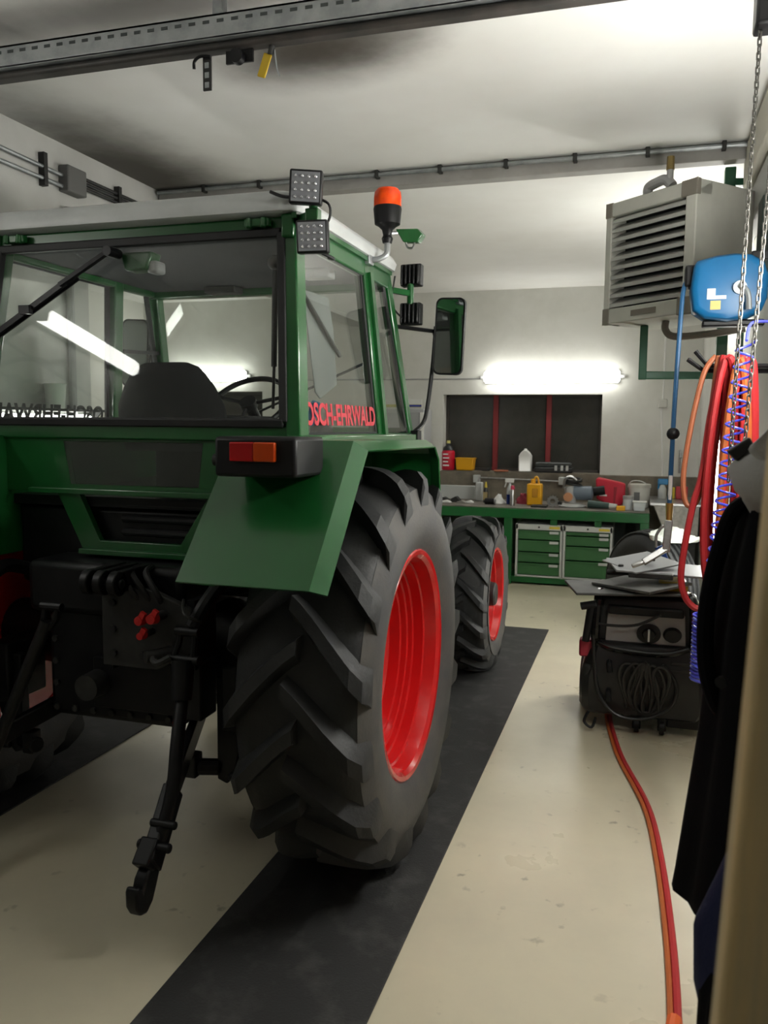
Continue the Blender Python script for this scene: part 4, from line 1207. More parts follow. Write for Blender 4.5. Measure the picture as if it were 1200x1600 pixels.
# scrap parts on the left of the bench
GREY2 = mat('scrap_grey', (0.30, 0.29, 0.26), 0.5, 0.3)
sp = [(-2.25, 9.3, 0.09, 0.03, GREY2), (-2.12, 9.25, 0.07, 0.03, WHITE), (-2.02, 9.35, 0.06, 0.07, CHAR), (-1.93, 9.25, 0.06, 0.03, GREY2), (-1.85, 9.3, 0.05, 0.03, WHITE), (-2.18, 9.42, 0.08, 0.05, CHAR)]
lb = ['grey bracket lying furthest left on the bench', 'white rag scrap near the left end of the bench', 'charcoal fitting standing among the scraps on the bench', 'small grey clamp among the scraps on the bench', 'small pale offcut right of the scraps on the bench', 'dark flat part behind the scraps on the bench']
for (x, y, w_, h, m_), l in zip(sp, lb):
    o = MB().prism([(x - w_, y - 0.03, BZ), (x + w_, y - 0.03, BZ), (x + w_ * 0.8, y - 0.03, BZ + h * 0.5), (x + w_ * 0.2, y - 0.03, BZ + h), (x - w_ * 0.7, y - 0.03, BZ + h * 0.6)], (0.01, 0.07, 0))
    tag(o.build('scrap_part', m_, bevel=0.006), l, 'scrap', 'scrap parts on the bench')
t = thing('coupling_sleeve', (-1.57, 9.22, BZ), 'short black sleeve with a steel rim on the bench', 'sleeve')
MB().lathe([(-0.06, 0.0), (-0.06, 0.034), (0.045, 0.034), (0.045, 0.0)], (-1.59, 9.22, BZ + 0.036), 'X', 18).build('body', BLKP, t)
MB().lathe([(0.045, 0.02), (0.045, 0.036), (0.06, 0.036), (0.06, 0.02)], (-1.59, 9.22, BZ + 0.036), 'X', 18, closed=True).build('rim', STEEL, t)
t = thing('crumpled_cloth', (-1.49, 9.4, BZ), 'crumpled white cloth beside the spray bottle on the bench', 'cloth')
rings = []
for i in range(7):
    z = i / 6
    rings.append([V(-1.52 + (0.07 * (1 - z * 0.75) * (1 + 0.3 * math.sin(3 * a + i))) * math.cos(a), 9.4 + 0.07 * (1 - z * 0.7) * math.sin(a), BZ + 0.10 * z + 0.008 * math.sin(4 * a + 2 * i) * (i > 0)) for a in [2 * PI * k / 20 for k in range(20)]])
MB().loft(rings).build('folds', WHITE, t, smooth=70)
t = thing('red_rag', (-1.26, 9.42, BZ), 'crumpled dark red rag left of the yellow canister', 'rag')
rings = []
for i in range(6):
    z = i / 5
    rings.append([V(-1.255 + (0.09 * (1 - z * 0.7) * (1 + 0.25 * math.sin(3 * a + 2 * i))) * math.cos(a), 9.45 + 0.06 * (1 - z * 0.7) * math.sin(a), BZ + 0.11 * z + 0.01 * math.sin(3 * a + 2 * i) * (i > 0)) for a in [2 * PI * k / 18 for k in range(18)]])
MB().loft(rings).build('folds', mat('rag_red', (0.28, 0.03, 0.05), 0.85), t, smooth=70)
t = thing('gear_ring', (-0.90, 9.18, BZ), 'steel gear ring standing on edge on the bench', 'gear')
gr = MB().lathe([(-0.025, 0.03), (-0.025, 0.055), (0.025, 0.055), (0.025, 0.03)], (-0.90, 9.18, BZ + 0.063), 'Y', 24, closed=True)
gr.build('ring', STEEL, t)
for k in range(12):
    a = 2 * PI * k / 12
    MB().box((-0.90 + 0.057 * math.cos(a), 9.18, BZ + 0.063 + 0.057 * math.sin(a)), (0.012, 0.045, 0.012), Matrix.Rotation(-a, 3, 'Y')).build('tooth', STEEL, t)
MB().bx(-0.845, -0.80, 9.16, 9.20, BZ + 0.03, BZ + 0.06).build('shaft_stub', CHAR, t)
t = thing('flat_plate', (-1.03, 9.1, BZ), 'flat dark steel offcut in front of the yellow canister', 'offcut')
MB().bx(-1.12, -0.95, 9.05, 9.2, BZ, BZ + 0.022).build('slab', CHAR, t, bevel=0.005)
# machine vise / grinder jumble
t = thing('bench_grinder', (-0.66, 9.35, BZ), 'grey bench grinder with a wrapped hose and round base', 'grinder')
lat('base', [(0, 0.0), (0, 0.14), (0.012, 0.15), (0.03, 0.12), (0.04, 0.07), (0.04, 0)], -0.70, 9.3, BZ, LGREY, None, None, t)
MB().cyl((-0.72, 9.3, BZ + 0.04), (-0.74, 9.3, BZ + 0.22), 0.065, 0.05, 16).build('column', GREYP, t)
MB().cyl((-0.74, 9.24, BZ + 0.11), (-0.74, 9.22, BZ + 0.11), 0.05, n=16).build('orange_guard', mat('peach', (0.6, 0.28, 0.14), 0.5), t)
MB().lathe([(-0.11, 0.0), (-0.11, 0.075), (0.10, 0.08), (0.12, 0.05), (0.12, 0.0)], (-0.60, 9.34, BZ + 0.15), 'X', 20).build('motor', mat('motor_grey', (0.16, 0.20, 0.25), 0.4), t)
MB().cyl((-0.48, 9.34, BZ + 0.17), (-0.36, 9.34, BZ + 0.19), 0.05, n=14).build('motor_end', BLKP, t)
hs = []
for k in range(60):
    a = 2 * PI * k / 15
    hs.append((-0.70 + 0.09 * math.cos(a), 9.36 + 0.05 * math.sin(a), BZ + 0.23 + 0.018 * k / 15 * 4 / 4 + 0.02 * math.sin(a * 0.7)))
MB().tube(hs, 0.011, 6).build('wrapped_hose', CHAR, t)
MB().tube(catmull([(-0.80, 9.33, BZ + 0.2), (-0.78, 9.30, BZ + 0.30), (-0.72, 9.30, BZ + 0.33), (-0.66, 9.31, BZ + 0.29)], 6), 0.014, 8).build('chrome_pipe', STEEL, t)
t = thing('angle_grinder', (-0.40, 9.15, BZ), 'dark green hand grinder lying on the bench', 'grinder')
MB().cyl((-0.52, 9.15, BZ + 0.05), (-0.30, 9.12, BZ + 0.04), 0.042, 0.034, 16).build('body', mat('tool_green', (0.05, 0.09, 0.08), 0.5), t)
MB().cyl((-0.30, 9.12, BZ + 0.04), (-0.22, 9.11, BZ + 0.04), 0.03, 0.022, 14).build('gear_head', LGREY, t)
t = thing('red_bag', (-0.31, 9.45, BZ), 'large crimson tool bag with a white label on the bench', 'bag')
MB().prism([(-0.45, 9.45, BZ + 0.08), (-0.27, 9.45, BZ - 0.0), (-0.18, 9.45, BZ + 0.02), (-0.15, 9.45, BZ + 0.10), (-0.15, 9.45, BZ + 0.25), (-0.22, 9.45, BZ + 0.27), (-0.44, 9.45, BZ + 0.315), (-0.465, 9.45, BZ + 0.30)], (0, 0.2, 0)).build('body', CRIM, t, bevel=0.02)
MB().prism([(-0.27, 9.447, BZ + 0.0), (-0.255, 9.447, BZ + 0.0), (-0.235, 9.447, BZ + 0.22), (-0.27, 9.447, BZ + 0.22)], (0, 0.006, 0)).build('seam', mat('crimson_dark', (0.35, 0.006, 0.02), 0.5), t)
MB().bx(-0.42, -0.34, 9.444, 9.45, BZ + 0.115, BZ + 0.135).build('white_label', WHITE, t)
t = thing('white_pail', (0.0, 9.5, BZ), 'white plastic pail with a lid and dark label on the bench', 'pail')
lat('body', [(0, 0.0), (0, 0.10), (0.22, 0.115), (0.22, 0)], 0.0, 9.55, BZ, mat('pail_white', (0.70, 0.69, 0.64), 0.4), None, None, t)
lat('lid', [(0.215, 0.122), (0.25, 0.122), (0.255, 0.115), (0.255, 0)], 0.0, 9.55, BZ, mat('pail_lid', (0.62, 0.60, 0.54), 0.45), None, None, t)
MB().tube(catmull([(-0.12, 9.53, BZ + 0.23), (-0.08, 9.45, BZ + 0.29), (0.02, 9.43, BZ + 0.29), (0.11, 9.50, BZ + 0.23)], 6), 0.005, 6).build('handle', WHITE, t)
MB().bx(-0.055, 0.005, 9.437, 9.45, BZ + 0.05, BZ + 0.17).build('label_patch', mat('pail_label', (0.13, 0.13, 0.13), 0.5), t)
t = thing('clear_cup', (-0.13, 9.25, BZ), 'clear plastic jar with a ribbed lid in front of the pail', 'jar')
lat('body', [(0, 0.0), (0, 0.05), (0.11, 0.055), (0.11, 0)], -0.11, 9.22, BZ, CLEAR, None, None, t)
lat('lid', [(0.11, 0.057), (0.145, 0.057), (0.145, 0)], -0.11, 9.22, BZ, GREYP, None, None, t)
t = thing('clear_tray', (0.0, 9.1, BZ), 'small clear plastic tray at the front edge of the bench', 'tray')
MB().prism([(-0.05, 9.04, BZ), (0.06, 9.04, BZ), (0.075, 9.03, BZ + 0.10), (-0.06, 9.03, BZ + 0.10)], (0, 0.12, 0)).build('body', CLEAR, t, bevel=0.008)
MB().bx(-0.065, 0.08, 9.02, 9.155, BZ + 0.095, BZ + 0.104).build('rim', WHITE, t, bevel=0.003)
tag(MB().bx(-0.225, -0.135, 9.03, 9.10, BZ, BZ + 0.048).build('yellow_box', YEL, bevel=0.006), 'small yellow box at the front edge of the bench', 'box')
t = thing('blue_sprayer', (0.26, 9.6, 0.936), 'blue trigger spray bottle standing on the sink', 'bottle')
lat('body', [(0, 0.0), (0, 0.045), (0.10, 0.045), (0.15, 0.018), (0.15, 0)], 0.24, 9.6, 0.936, LGREY, None, None, t)
MB().bx(0.19, 0.30, 9.58, 9.62, 1.085, 1.15).box((0.20, 9.6, 1.06), (0.02, 0.03, 0.07)).build('trigger_head', mat('sprayer_blue', (0.01, 0.22, 0.5), 0.4), t, bevel=0.01)
tag(MB().bx(0.31, 0.37, 9.55, 9.62, 0.936, 1.06).build('cleaner_box', mat('cleaner_yellow', (0.6, 0.45, 0.02), 0.5), bevel=0.006), 'slim yellow cleaner pack on the sink beside the blue sprayer', 'pack')
tag(MB().bx(0.38, 0.50, 9.55, 9.64, 0.936, 1.07).build('cleaner_box', mat('cleaner_red', (0.55, 0.04, 0.05), 0.5), bevel=0.006), 'red and white cleaner pack on the sink', 'pack')

# ================================================================ TYRE, RAG
t = thing('spare_tyre', (0.08, 6.75, 0), 'black spare tyre standing behind the heap of grey plates', 'tyre')
tc_ = V(0.11, 6.78, 0.455)
pf = tyre_profile(0.13, 0.22, 0.44)
ty = MB().lathe(pf, (0, 0, 0), 'X', 40)
ty.f = [f for f in ty.f if len(f) == 4]
Rz = Matrix.Rotation(math.radians(38), 3, 'Z')
ty.v = [tc_ + Rz @ p for p in ty.v]
tyo = ty.build('carcass', RUB, t, smooth=50)
for k in range(5):
    pts = []
    xx = (k - 2) * 0.045
    rr = 0.448 - abs(k - 2) * 0.006
    for j in range(40):
        a = 2 * PI * j / 40
        pts.append(tc_ + Rz @ V(xx, rr * math.cos(a), rr * math.sin(a)))
    MB().tube(pts, 0.012, 6, closed=True).build('tread_rib', RUB, tyo)
t = thing('white_rag', (0.25, 6.65, 0.85), 'crumpled white rag draped over the spare tyre', 'rag')
rings = []
for i in range(8):
    z = i / 7
    rings.append([V(0.25 + 0.19 * (1 - 0.8 * z ** 2) * math.cos(a) * (1 + 0.15 * math.sin(3 * a + i)), 6.68 + 0.13 * (1 - 0.8 * z ** 2) * math.sin(a), 0.845 + 0.09 * z + 0.02 * math.sin(3 * a + i * 1.3) * (i > 0)) for a in [2 * PI * k / 24 for k in range(24)]])
MB().loft(rings).build('folds', mat('rag_white', (0.62, 0.66, 0.60), 0.9), t, smooth=70)

# ================================================================ RIGHT-HAND SIDE
# ---- unit heater, turned about 42 degrees off the wall
HN, HF = V(0.222, 4.69, 2.30), V(-0.245, 5.125, 2.30)     # near and far lower corners of the louvred face
hx = (HF - HN).normalized()                                # along the face, away from the camera
hn = V(hx.y, -hx.x, 0) * -1
if hn.y > 0:
    hn = -hn                                               # out of the face
HW, HH, HD = (HF - HN).length, 0.68, 0.46


def H(a, b, c):
    """a along the face from the near corner, b out of the face, c up"""
    return HN + hx * a + hn * b + V(0, 0, c)


def hbox(mb, a0, a1, b0, b1, c0, c1):
    mb.add([H(a, b, c) for a in (a0, a1) for b in (b0, b1) for c in (c0, c1)], [(0, 1, 3, 2), (4, 6, 7, 5), (0, 4, 5, 1), (2, 3, 7, 6), (0, 2, 6, 4), (1, 5, 7, 3)])
    return mb


t = thing('unit_heater', H(HW / 2, -HD / 2, 0), 'grey fan heater with horizontal louvres hung beside the right wall', 'heater')
b = MB()
hbox(b, 0, HW, -HD, -0.12, 0, HH)
hbox(b, 0, 0.07, -0.12, 0, 0, HH)
hbox(b, HW - 0.045, HW, -0.12, 0, 0, HH)
hbox(b, 0, HW, -0.12, 0, HH - 0.075, HH)
hbox(b, 0, HW, -0.12, 0, 0, 0.085)
b.build('casing', HEATM, t, bevel=0.006)
hbox(MB(), 0.05, HW - 0.04, -0.13, -0.115, 0.06, HH - 0.05).build('core', BLK, t)
for k in range(10):
    z = 0.115 + k * 0.0525
    MB().add([H(a, bb, c) for a in (0.07, HW - 0.045) for bb, c in ((-0.012, z - 0.008), (-0.075, z + 0.030), (-0.075, z + 0.036), (-0.006, z - 0.002), (-0.004, z - 0.022), (-0.012, z - 0.022))],
             [(0, 1, 2, 3, 4, 5), (11, 10, 9, 8, 7, 6)] + [(i, (i + 1) % 6, 6 + (i + 1) % 6, 6 + i) for i in range(6)]).build('louvre', LOUV, t, smooth=0)
for a0, a1 in ((-0.004, 0.10), (HW - 0.05, HW + 0.004)):
    for c0, c1 in ((-0.004, 0.09), (HH - 0.08, HH + 0.004)):
        hbox(MB(), a0, a1, -0.03, 0.004, c0, c1).build('corner_cap', HEATD, t, bevel=0.006)
hbox(MB(), 0.24, 0.42, -0.004, 0.003, 0.028, 0.06).build('name_plate', HEATD, t)
MB().tube(catmull([H(0.42, -0.1, HH), H(0.42, -0.1, HH + 0.06), H(0.36, -0.1, HH + 0.075), H(0.30, -0.1, HH + 0.075), H(0.25, -0.1, HH + 0.03)], 5), 0.028, 10).build('pipe_elbow', GREYP, t)
MB().cyl(H(0.27, -0.1, HH + 0.05), H(0.27, -0.1, HH + 0.13), 0.018, n=10).build('pipe_riser', GREYP, t)
MB().cyl(H(0.27, -0.1, HH + 0.12), H(0.27, -0.1, HH + 0.19), 0.022, 0.020, n=10).build('bleed_valve', mat('old_brass', (0.22, 0.16, 0.06), 0.5, 0.6), t)
MB().tube(catmull([H(0.30, -0.15, 0), H(0.30, -0.15, -0.05), H(0.25, -0.17, -0.09), H(0.05, -0.22, -0.09), H(-0.10, -0.30, -0.07)], 6), 0.02, 10).build('lower_pipe', HEATD, t)

t = thing('heater_frame', (0.4, 5.3, 2.0), 'dark green steel bracket frame carrying the fan heater', 'frame')
for p0, p1, w_, h_ in (((-0.01, 5.20, 1.985), (-0.01, 5.20, 2.298), 0.045, 0.045), ((-0.01, 5.20, 2.01), (0.61, 5.33, 2.01), 0.045, 0.045),
                       ((0.43, 5.36, 1.70), (0.43, 5.36, 3.20), 0.06, 0.07), ((0.53, 5.36, 1.70), (0.53, 5.36, 3.20), 0.035, 0.035),
                       ((0.43, 5.36, 3.12), (0.62, 5.40, 3.12), 0.05, 0.04)):
    MB().beam(p0, p1, w_, h_).build('bar', FGREEN, t, bevel=0.005)
tag(MB().bx(0.52, 0.62, 4.55, 4.72, 2.42, 2.84).build('control_box', mat('box_dark_green', (0.02, 0.035, 0.028), 0.5), bevel=0.008), 'dark green control box on the right wall above the hose reel', 'box')

# ---- blue hose reel
t = thing('hose_reel', (0.36, 4.28, 2.2), 'blue hose reel with a black mouth and stickers below the heater', 'hose reel')
loop = []
for (x, z) in ((-0.155, 0.10), (-0.14, 0.125), (-0.06, 0.145), (0.02, 0.152), (0.09, 0.145), (0.145, 0.11), (0.165, 0.05), (0.165, -0.05), (0.145, -0.105), (0.08, -0.14), (0.0, -0.15), (-0.10, -0.135), (-0.15, -0.10), (-0.165, 0.0)):
    loop.append((x, z))
rc = V(0.355, 4.26, 2.345)
rings = []
for (yy, k) in ((-0.085, 0.80), (-0.08, 0.93), (-0.065, 1.0), (0.065, 1.0), (0.08, 0.93), (0.085, 0.80)):
    rings.append([rc + V(x * k, yy + 0.25 * x * 0, z * k) for x, z in loop])
MB().loft(rings).build('casing', BLUE, t, smooth=40)
MB().bx(0.165, 0.235, 4.22, 4.32, 2.36, 2.46).build('hose_mouth', BLKP, t, bevel=0.01)
MB().bx(0.25, 0.52, 4.23, 4.30, 2.175, 2.205).build('mount_foot', BLKP, t, bevel=0.008)
MB().bx(0.45, 0.62, 4.24, 4.30, 2.475, 2.515).build('wall_arm', BLKP, t, bevel=0.006)
MB().cyl((0.40, 4.18, 2.34), (0.40, 4.155, 2.34), 0.03, n=16).build('axle_boss', GALV, t)
MB().tube(catmull([(0.40, 4.15, 2.35), (0.43, 4.14, 2.31), (0.44, 4.15, 2.24)], 6), 0.014, 8).build('inlet_pipe', GALV, t)
MB().bx(0.262, 0.345, 4.172, 4.176, 2.292, 2.308).build('sticker', WHITE, t)
MB().bx(0.262, 0.298, 4.171, 4.175, 2.308, 2.34).build('sticker', PAPER, t)
MB().bx(0.278, 0.322, 4.172, 4.176, 2.245, 2.285).build('sticker', mat('sticker_tan', (0.65, 0.45, 0.15), 0.6), t)
MB().bx(0.205, 0.225, 4.215, 4.24, 2.23, 2.36).build('sight_strip', LGREY, t, bevel=0.006)
hp_ = catmull([(0.185, 4.26, 2.40), (0.160, 4.24, 2.34), (0.150, 4.21, 2.10), (0.142, 4.18, 1.80), (0.140, 4.16, 1.66), (0.138, 4.14, 1.45), (0.137, 4.12, 1.34)], 8)
hs = MB().tube(hp_, 0.011, 8).build('air_hose', BLUH, t)
MB().ball((0.141, 4.16, 1.675), 0.030).build('stop_ball', BLKP, hs)
MB().cyl((0.138, 4.13, 1.48), (0.137, 4.12, 1.31), 0.009, n=8).build('hose_tail', WHITE, hs)
MB().cyl((0.138, 4.12, 1.35), (0.139, 4.115, 1.26), 0.018, 0.014, n=10).build('quick_coupler', BRASS, hs)
g = MB().beam((0.138, 4.115, 1.27), (0.13, 4.10, 1.12), 0.035, 0.04).beam((0.135, 4.10, 1.14), (0.03, 4.07, 1.07), 0.03, 0.03)
g.tube(catmull([(0.115, 4.09, 1.25), (0.085, 4.09, 1.20), (0.085, 4.09, 1.14)], 5), 0.008, 6).cyl((0.04, 4.07, 1.075), (-0.02, 4.06, 1.05), 0.012, n=8)
g.build('blow_gun', STEEL, hs, bevel=0.005)


# ---- coiled hoses on hooks
def coil(cx, cy, ztop, zbot, w0, turns, drift, r, seed):
    rnd = random.Random(seed)
    pts = []
    for k in range(turns):
        zb = zbot + rnd.uniform(-0.03, 0.05) * 1.3
        ww = w0 * rnd.uniform(0.85, 1.15)
        dy = drift * (k / max(1, turns - 1) - 0.5)
        for j in range(24):
            a = 2 * PI * j / 24
            sx = math.sin(a) * ww * (0.55 + 0.45 * (1 - math.cos(a)) / 2)
            zz = (ztop + zb) / 2 + math.cos(a) * (ztop - zb) / 2
            pts.append((cx + sx + 0.22 * dy, cy + dy + drift / turns * j / 24 + 0.02 * math.sin(a + k), zz - 0.0 * sx))
    return pts


t = thing('hose_hook', (0.45, 4.05, 1.95), 'black double prong hook on the right wall holding the hose coils', 'hook')
MB().tube([(0.62, 4.10, 1.98), (0.27, 4.03, 1.98), (0.215, 4.02, 2.045)], 0.011, 8).build('prong', BLK, t)
MB().tube([(0.62, 4.14, 1.96), (0.255, 4.05, 1.96), (0.185, 4.03, 2.01)], 0.011, 8).build('prong', BLK, t)
MB().bx(0.60, 0.62, 4.0, 4.2, 1.9, 2.05).build('plate', BLK, t)
RT, OT = 0.0145, 0.013
tag(MB().tube(coil(0.36, 3.98, 2.01, 0.95, 0.085, 9, 0.14, RT, 3), RT, 7).build('red_hose_coil', REDH), 'long red hose coiled and hung on the wall hook', 'hose', 'hoses hung on the right wall')
tag(MB().tube(coil(0.40, 3.93, 2.00, 1.00, 0.060, 9, 0.12, OT, 5), OT, 7).build('orange_hose_coil', ORH), 'long orange hose coiled inside the red one on the wall hook', 'hose', 'hoses hung on the right wall')
tag(MB().tube(coil(0.445, 4.00, 2.005, 0.98, 0.045, 7, 0.09, RT, 9), RT, 7).build('red_hose_coil', REDH), 'narrow bundle of red hose nearest the wall behind the spiral hose', 'hose', 'hoses hung on the right wall')
lp = catmull([(0.30, 4.0, 2.02), (0.255, 3.99, 1.95), (0.215, 3.975, 1.75), (0.187, 3.96, 1.52), (0.192, 3.95, 1.40), (0.215, 3.945, 1.355), (0.25, 3.945, 1.39), (0.275, 3.95, 1.55), (0.295, 3.97, 1.85), (0.31, 3.99, 2.02)], 6)
tag(MB().tube(lp, 0.012, 8).build('short_hose_loop', mat('brown_hose', (0.34, 0.10, 0.04), 0.5)), 'short brown and red hose loop hanging left of the coils', 'hose', 'hoses hung on the right wall')
lp = catmull([(0.33, 3.965, 2.02), (0.285, 3.95, 1.75), (0.262, 3.94, 1.5), (0.23, 3.93, 1.36), (0.20, 3.92, 1.15), (0.195, 3.92, 1.02), (0.225, 3.92, 0.93), (0.28, 3.92, 0.90), (0.325, 3.92, 0.98), (0.34, 3.93, 1.3), (0.345, 3.95, 2.0)], 6)
tag(MB().tube(lp, RT, 8).build('loose_red_hose', REDH), 'loose outer loop of red hose hanging lowest towards the tractor', 'hose', 'hoses hung on the right wall')

lp = catmull([(0.40, 3.90, 2.02), (0.365, 3.885, 1.75), (0.345, 3.88, 1.4), (0.335, 3.87, 1.12), (0.36, 3.87, 1.0), (0.395, 3.87, 1.06), (0.415, 3.88, 1.4), (0.415, 3.90, 2.0)], 6)
tag(MB().tube(lp, RT, 8).build('front_red_hose', REDH), 'red hose loop hanging in front of the orange coil', 'hose', 'hoses hung on the right wall')

# blue spiral air hose
pts = []
A, B_ = V(0.395, 3.74, 2.06), V(0.272, 3.55, 0.72)
turns = 26
for i in range(turns * 12 + 1):
    u = i / (turns * 12)
    p = A.lerp(B_, u ** 0.88)
    a = 2 * PI * i / 12
    rr = 0.036 if u < 0.85 else 0.034
    pts.append(p + V(rr * math.cos(a), rr * math.sin(a), 0))
t = thing('spiral_hose', (0.27, 3.55, 0.6), 'blue spiral air hose hanging in front of the red coils', 'hose', 'hoses hung on the right wall')
MB().tube(pts, 0.0052, 6).build('stretched_spiral', SPIR, t)
pts = []
for i in range(18 * 12 + 1):
    a = 2 * PI * i / 12
    pts.append(V(0.268 + 0.036 * math.cos(a), 3.57 + 0.036 * math.sin(a), 0.95 - 0.0155 * i / 12))
MB().tube(pts, 0.0065, 6).build('closed_spiral', SPIR, t)
MB().cyl((0.272, 3.55, 0.72), (0.29, 3.54, 0.62), 0.008, n=8).build('tail', SPIR, t)
MB().cyl((0.25, 3.53, 0.98), (0.285, 3.53, 0.975), 0.014, n=8).build('brass_fitting', BRASS, t)
MB().tube(catmull([(0.395, 3.74, 2.06), (0.42, 3.85, 2.14), (0.50, 3.95, 2.16), (0.606, 3.98, 2.15)], 6), 0.006, 6).build('feed_line', SPIR, t)

# ---- hoist chains
lk = []
for j in range(16):
    a = 2 * PI * j / 16
    lk.append(V(0.0068 * math.cos(a), 0, 0.008 * math.sin(a) + (0.008 if math.sin(a) > 0 else -0.008)))
link0 = MB().tube(lk, 0.0029, 6, closed=True).build('chain_link', mat('chain_steel', (0.12, 0.115, 0.105), 0.5, 0.7), origin=(0, 0, 0))


def chain(p0, p1, label):
    p0, p1 = Vector(p0), Vector(p1)
    t = thing('hoist_chain', p1, label, 'chain', 'hoist chains by the right wall')
    n = int((p0 - p1).length / 0.0255)
    for k in range(n):
        copy_to(link0, p0.lerp(p1, k / n), t, (0, 0, (PI / 2 if k % 2 else 0) + 0.5))
    return t


chain((0.352, 3.42, 3.14), (0.306, 3.235, 1.50), 'steel chain hanging from the black pulley block, nearer the hoses')
chain((0.425, 3.40, 3.14), (0.350, 3.25, 1.50), 'second steel chain, the one nearer the right wall')
kill(link0)
t = thing('pulley_block', (0.40, 3.42, 3.14), 'black pulley block at the top right under the ceiling', 'pulley')
MB().bx(0.33, 0.46, 3.36, 3.48, 3.13, 3.28).build('housing', BLK, t, bevel=0.012)
MB().bx(0.37, 0.42, 3.40, 3.44, 3.27, CEIL).build('hanger', GALV, t)

# ---- bright strip lamp behind the hoses
t = lamp('strip_lamp', (0.585, 6.05, 0.45), (0.585, 6.05, 1.62), (-1, 0, 0), LAMP_FLOOR, 'upright glowing strip lamp on the right wall behind the hoses', r=0.06, h=0.16)
t = lamp('tube_lamp', (0.59, 5.75, 2.60), (0.59, 7.15, 2.60), (-1, 0, 0), LAMP_RIGHT_FILL, 'unseen fill tube lamp added on the right wall behind the fan heater', r=0.05, h=0.11)  # added fill light, hidden from the camera by the heater and hose reel

# ================================================================ PRESSURE WASHER AND ITS LOAD
PX, PY = 0.055, 4.72
t = thing('pressure_washer', (PX, 5.1, 0), 'black and red wheeled pressure washer with a coiled cable on its front', 'pressure washer')
rings = []
for z, w0, w1, d in ((0.10, 0.30, 0.32, 0.28), (0.16, 0.325, 0.34, 0.30), (0.34, 0.325, 0.335, 0.30), (0.50, 0.29, 0.30, 0.28), (0.56, 0.275, 0.285, 0.26)):
    yc = PY + 0.32
    rings.append([V(PX - w0, yc - d, z), V(PX - w0 + 0.05, yc - d - 0.04, z), V(PX + w1 - 0.05, yc - d - 0.04, z), V(PX + w1, yc - d, z), V(PX + w1, yc + d, z), V(PX - w0, yc + d, z)])
MB().loft(rings).build('body', mat('washer_black', (0.012, 0.012, 0.013), 0.35), t, bevel=0.02)
hood_ = []
for z, w_, d in ((0.54, 0.265, 0.25), (0.70, 0.25, 0.24), (0.80, 0.235, 0.23), (0.845, 0.215, 0.21)):
    yc = PY + 0.33
    hood_.append([V(PX - w_, yc - d, z), V(PX + w_, yc - d, z), V(PX + w_, yc + d, z), V(PX - w_, yc + d, z)])
MB().loft(hood_).build('hood', mat('hood_dark', (0.02, 0.02, 0.021), 0.4), t, bevel=0.025)
pnl = MB().prism([(PX - 0.20, PY + 0.055, 0.56), (PX + 0.215, PY + 0.055, 0.56), (PX + 0.205, PY + 0.075, 0.745), (PX - 0.19, PY + 0.075, 0.745)], (0, 0.01, 0)).build('control_panel', mat('panel_grey', (0.34, 0.34, 0.34), 0.4), t, bevel=0.004)
MB().lathe([(PY + 0.068, 0.0), (PY + 0.055, 0.062), (PY + 0.045, 0.062), (PY + 0.04, 0.0)], (PX + 0.025, 0, 0.625), 'Y', 24).build('dial_scale', BLKP, pnl)
MB().cyl((PX + 0.025, PY + 0.05, 0.625), (PX + 0.025, PY + 0.015, 0.625), 0.038, 0.03, 12).build('dial_knob', BLKP, pnl)
MB().bx(PX + 0.02, PX + 0.03, PY + 0.008, PY + 0.02, 0.585, 0.66).build('dial_pointer', LGREY, pnl)
MB().cyl((PX + 0.145, PY + 0.06, 0.625), (PX + 0.145, PY + 0.02, 0.625), 0.048, 0.04, 16).build('round_socket', BLKP, pnl)
MB().bx(PX - 0.15, PX - 0.08, PY + 0.055, PY + 0.062, 0.625, 0.645).build('badge', GREYP, pnl)
MB().bx(PX - 0.19, PX + 0.2, PY + 0.03, PY + 0.075, 0.735, 0.79).build('handle_ledge', BLKP, pnl, bevel=0.012)
for s in (-1, 1):
    MB().tube(catmull([(PX + s * 0.245, PY + 0.06, 0.53), (PX + s * 0.25, PY + 0.005, 0.60), (PX + s * 0.245, PY + 0.0, 0.75), (PX + s * 0.24, PY + 0.03, 0.84), (PX + s * 0.235, PY + 0.12, 0.86)], 6), 0.024, 10).build('roll_bar', mat('glossy_black', (0.008, 0.008, 0.008), 0.15), t)
MB().tube(catmull([(PX - 0.25, PY + 0.03, 0.56), (PX - 0.15, PY + 0.0, 0.525), (PX + 0.1, PY - 0.005, 0.515), (PX + 0.25, PY + 0.03, 0.56)], 6), 0.018, 10).build('bumper_bar', MATS['glossy_black'], t)
MB().bx(PX - 0.335, PX - 0.245, PY + 0.03, PY + 0.12, 0.45, 0.56).build('side_trim', mat('trim_red', (0.42, 0.015, 0.045), 0.4), t, bevel=0.012)
MB().bx(PX + 0.245, PX + 0.325, PY + 0.03, PY + 0.14, 0.42, 0.70).build('side_trim', MATS['trim_red'], t, bevel=0.012)
MB().prism([(PX + 0.19, PY + 0.10, 0.885), (PX + 0.255, PY + 0.10, 0.86), (PX + 0.31, PY + 0.10, 0.74), (PX + 0.315, PY + 0.10, 0.62), (PX + 0.285, PY + 0.10, 0.60), (PX + 0.24, PY + 0.10, 0.80)], (0, 0.12, 0)).build('yellow_strap', YELD, t, bevel=0.02)
MB().bx(PX + 0.06, PX + 0.22, PY + 0.16, PY + 0.40, 0.845, 0.93).build('yellow_cover', YELD, t, bevel=0.03)
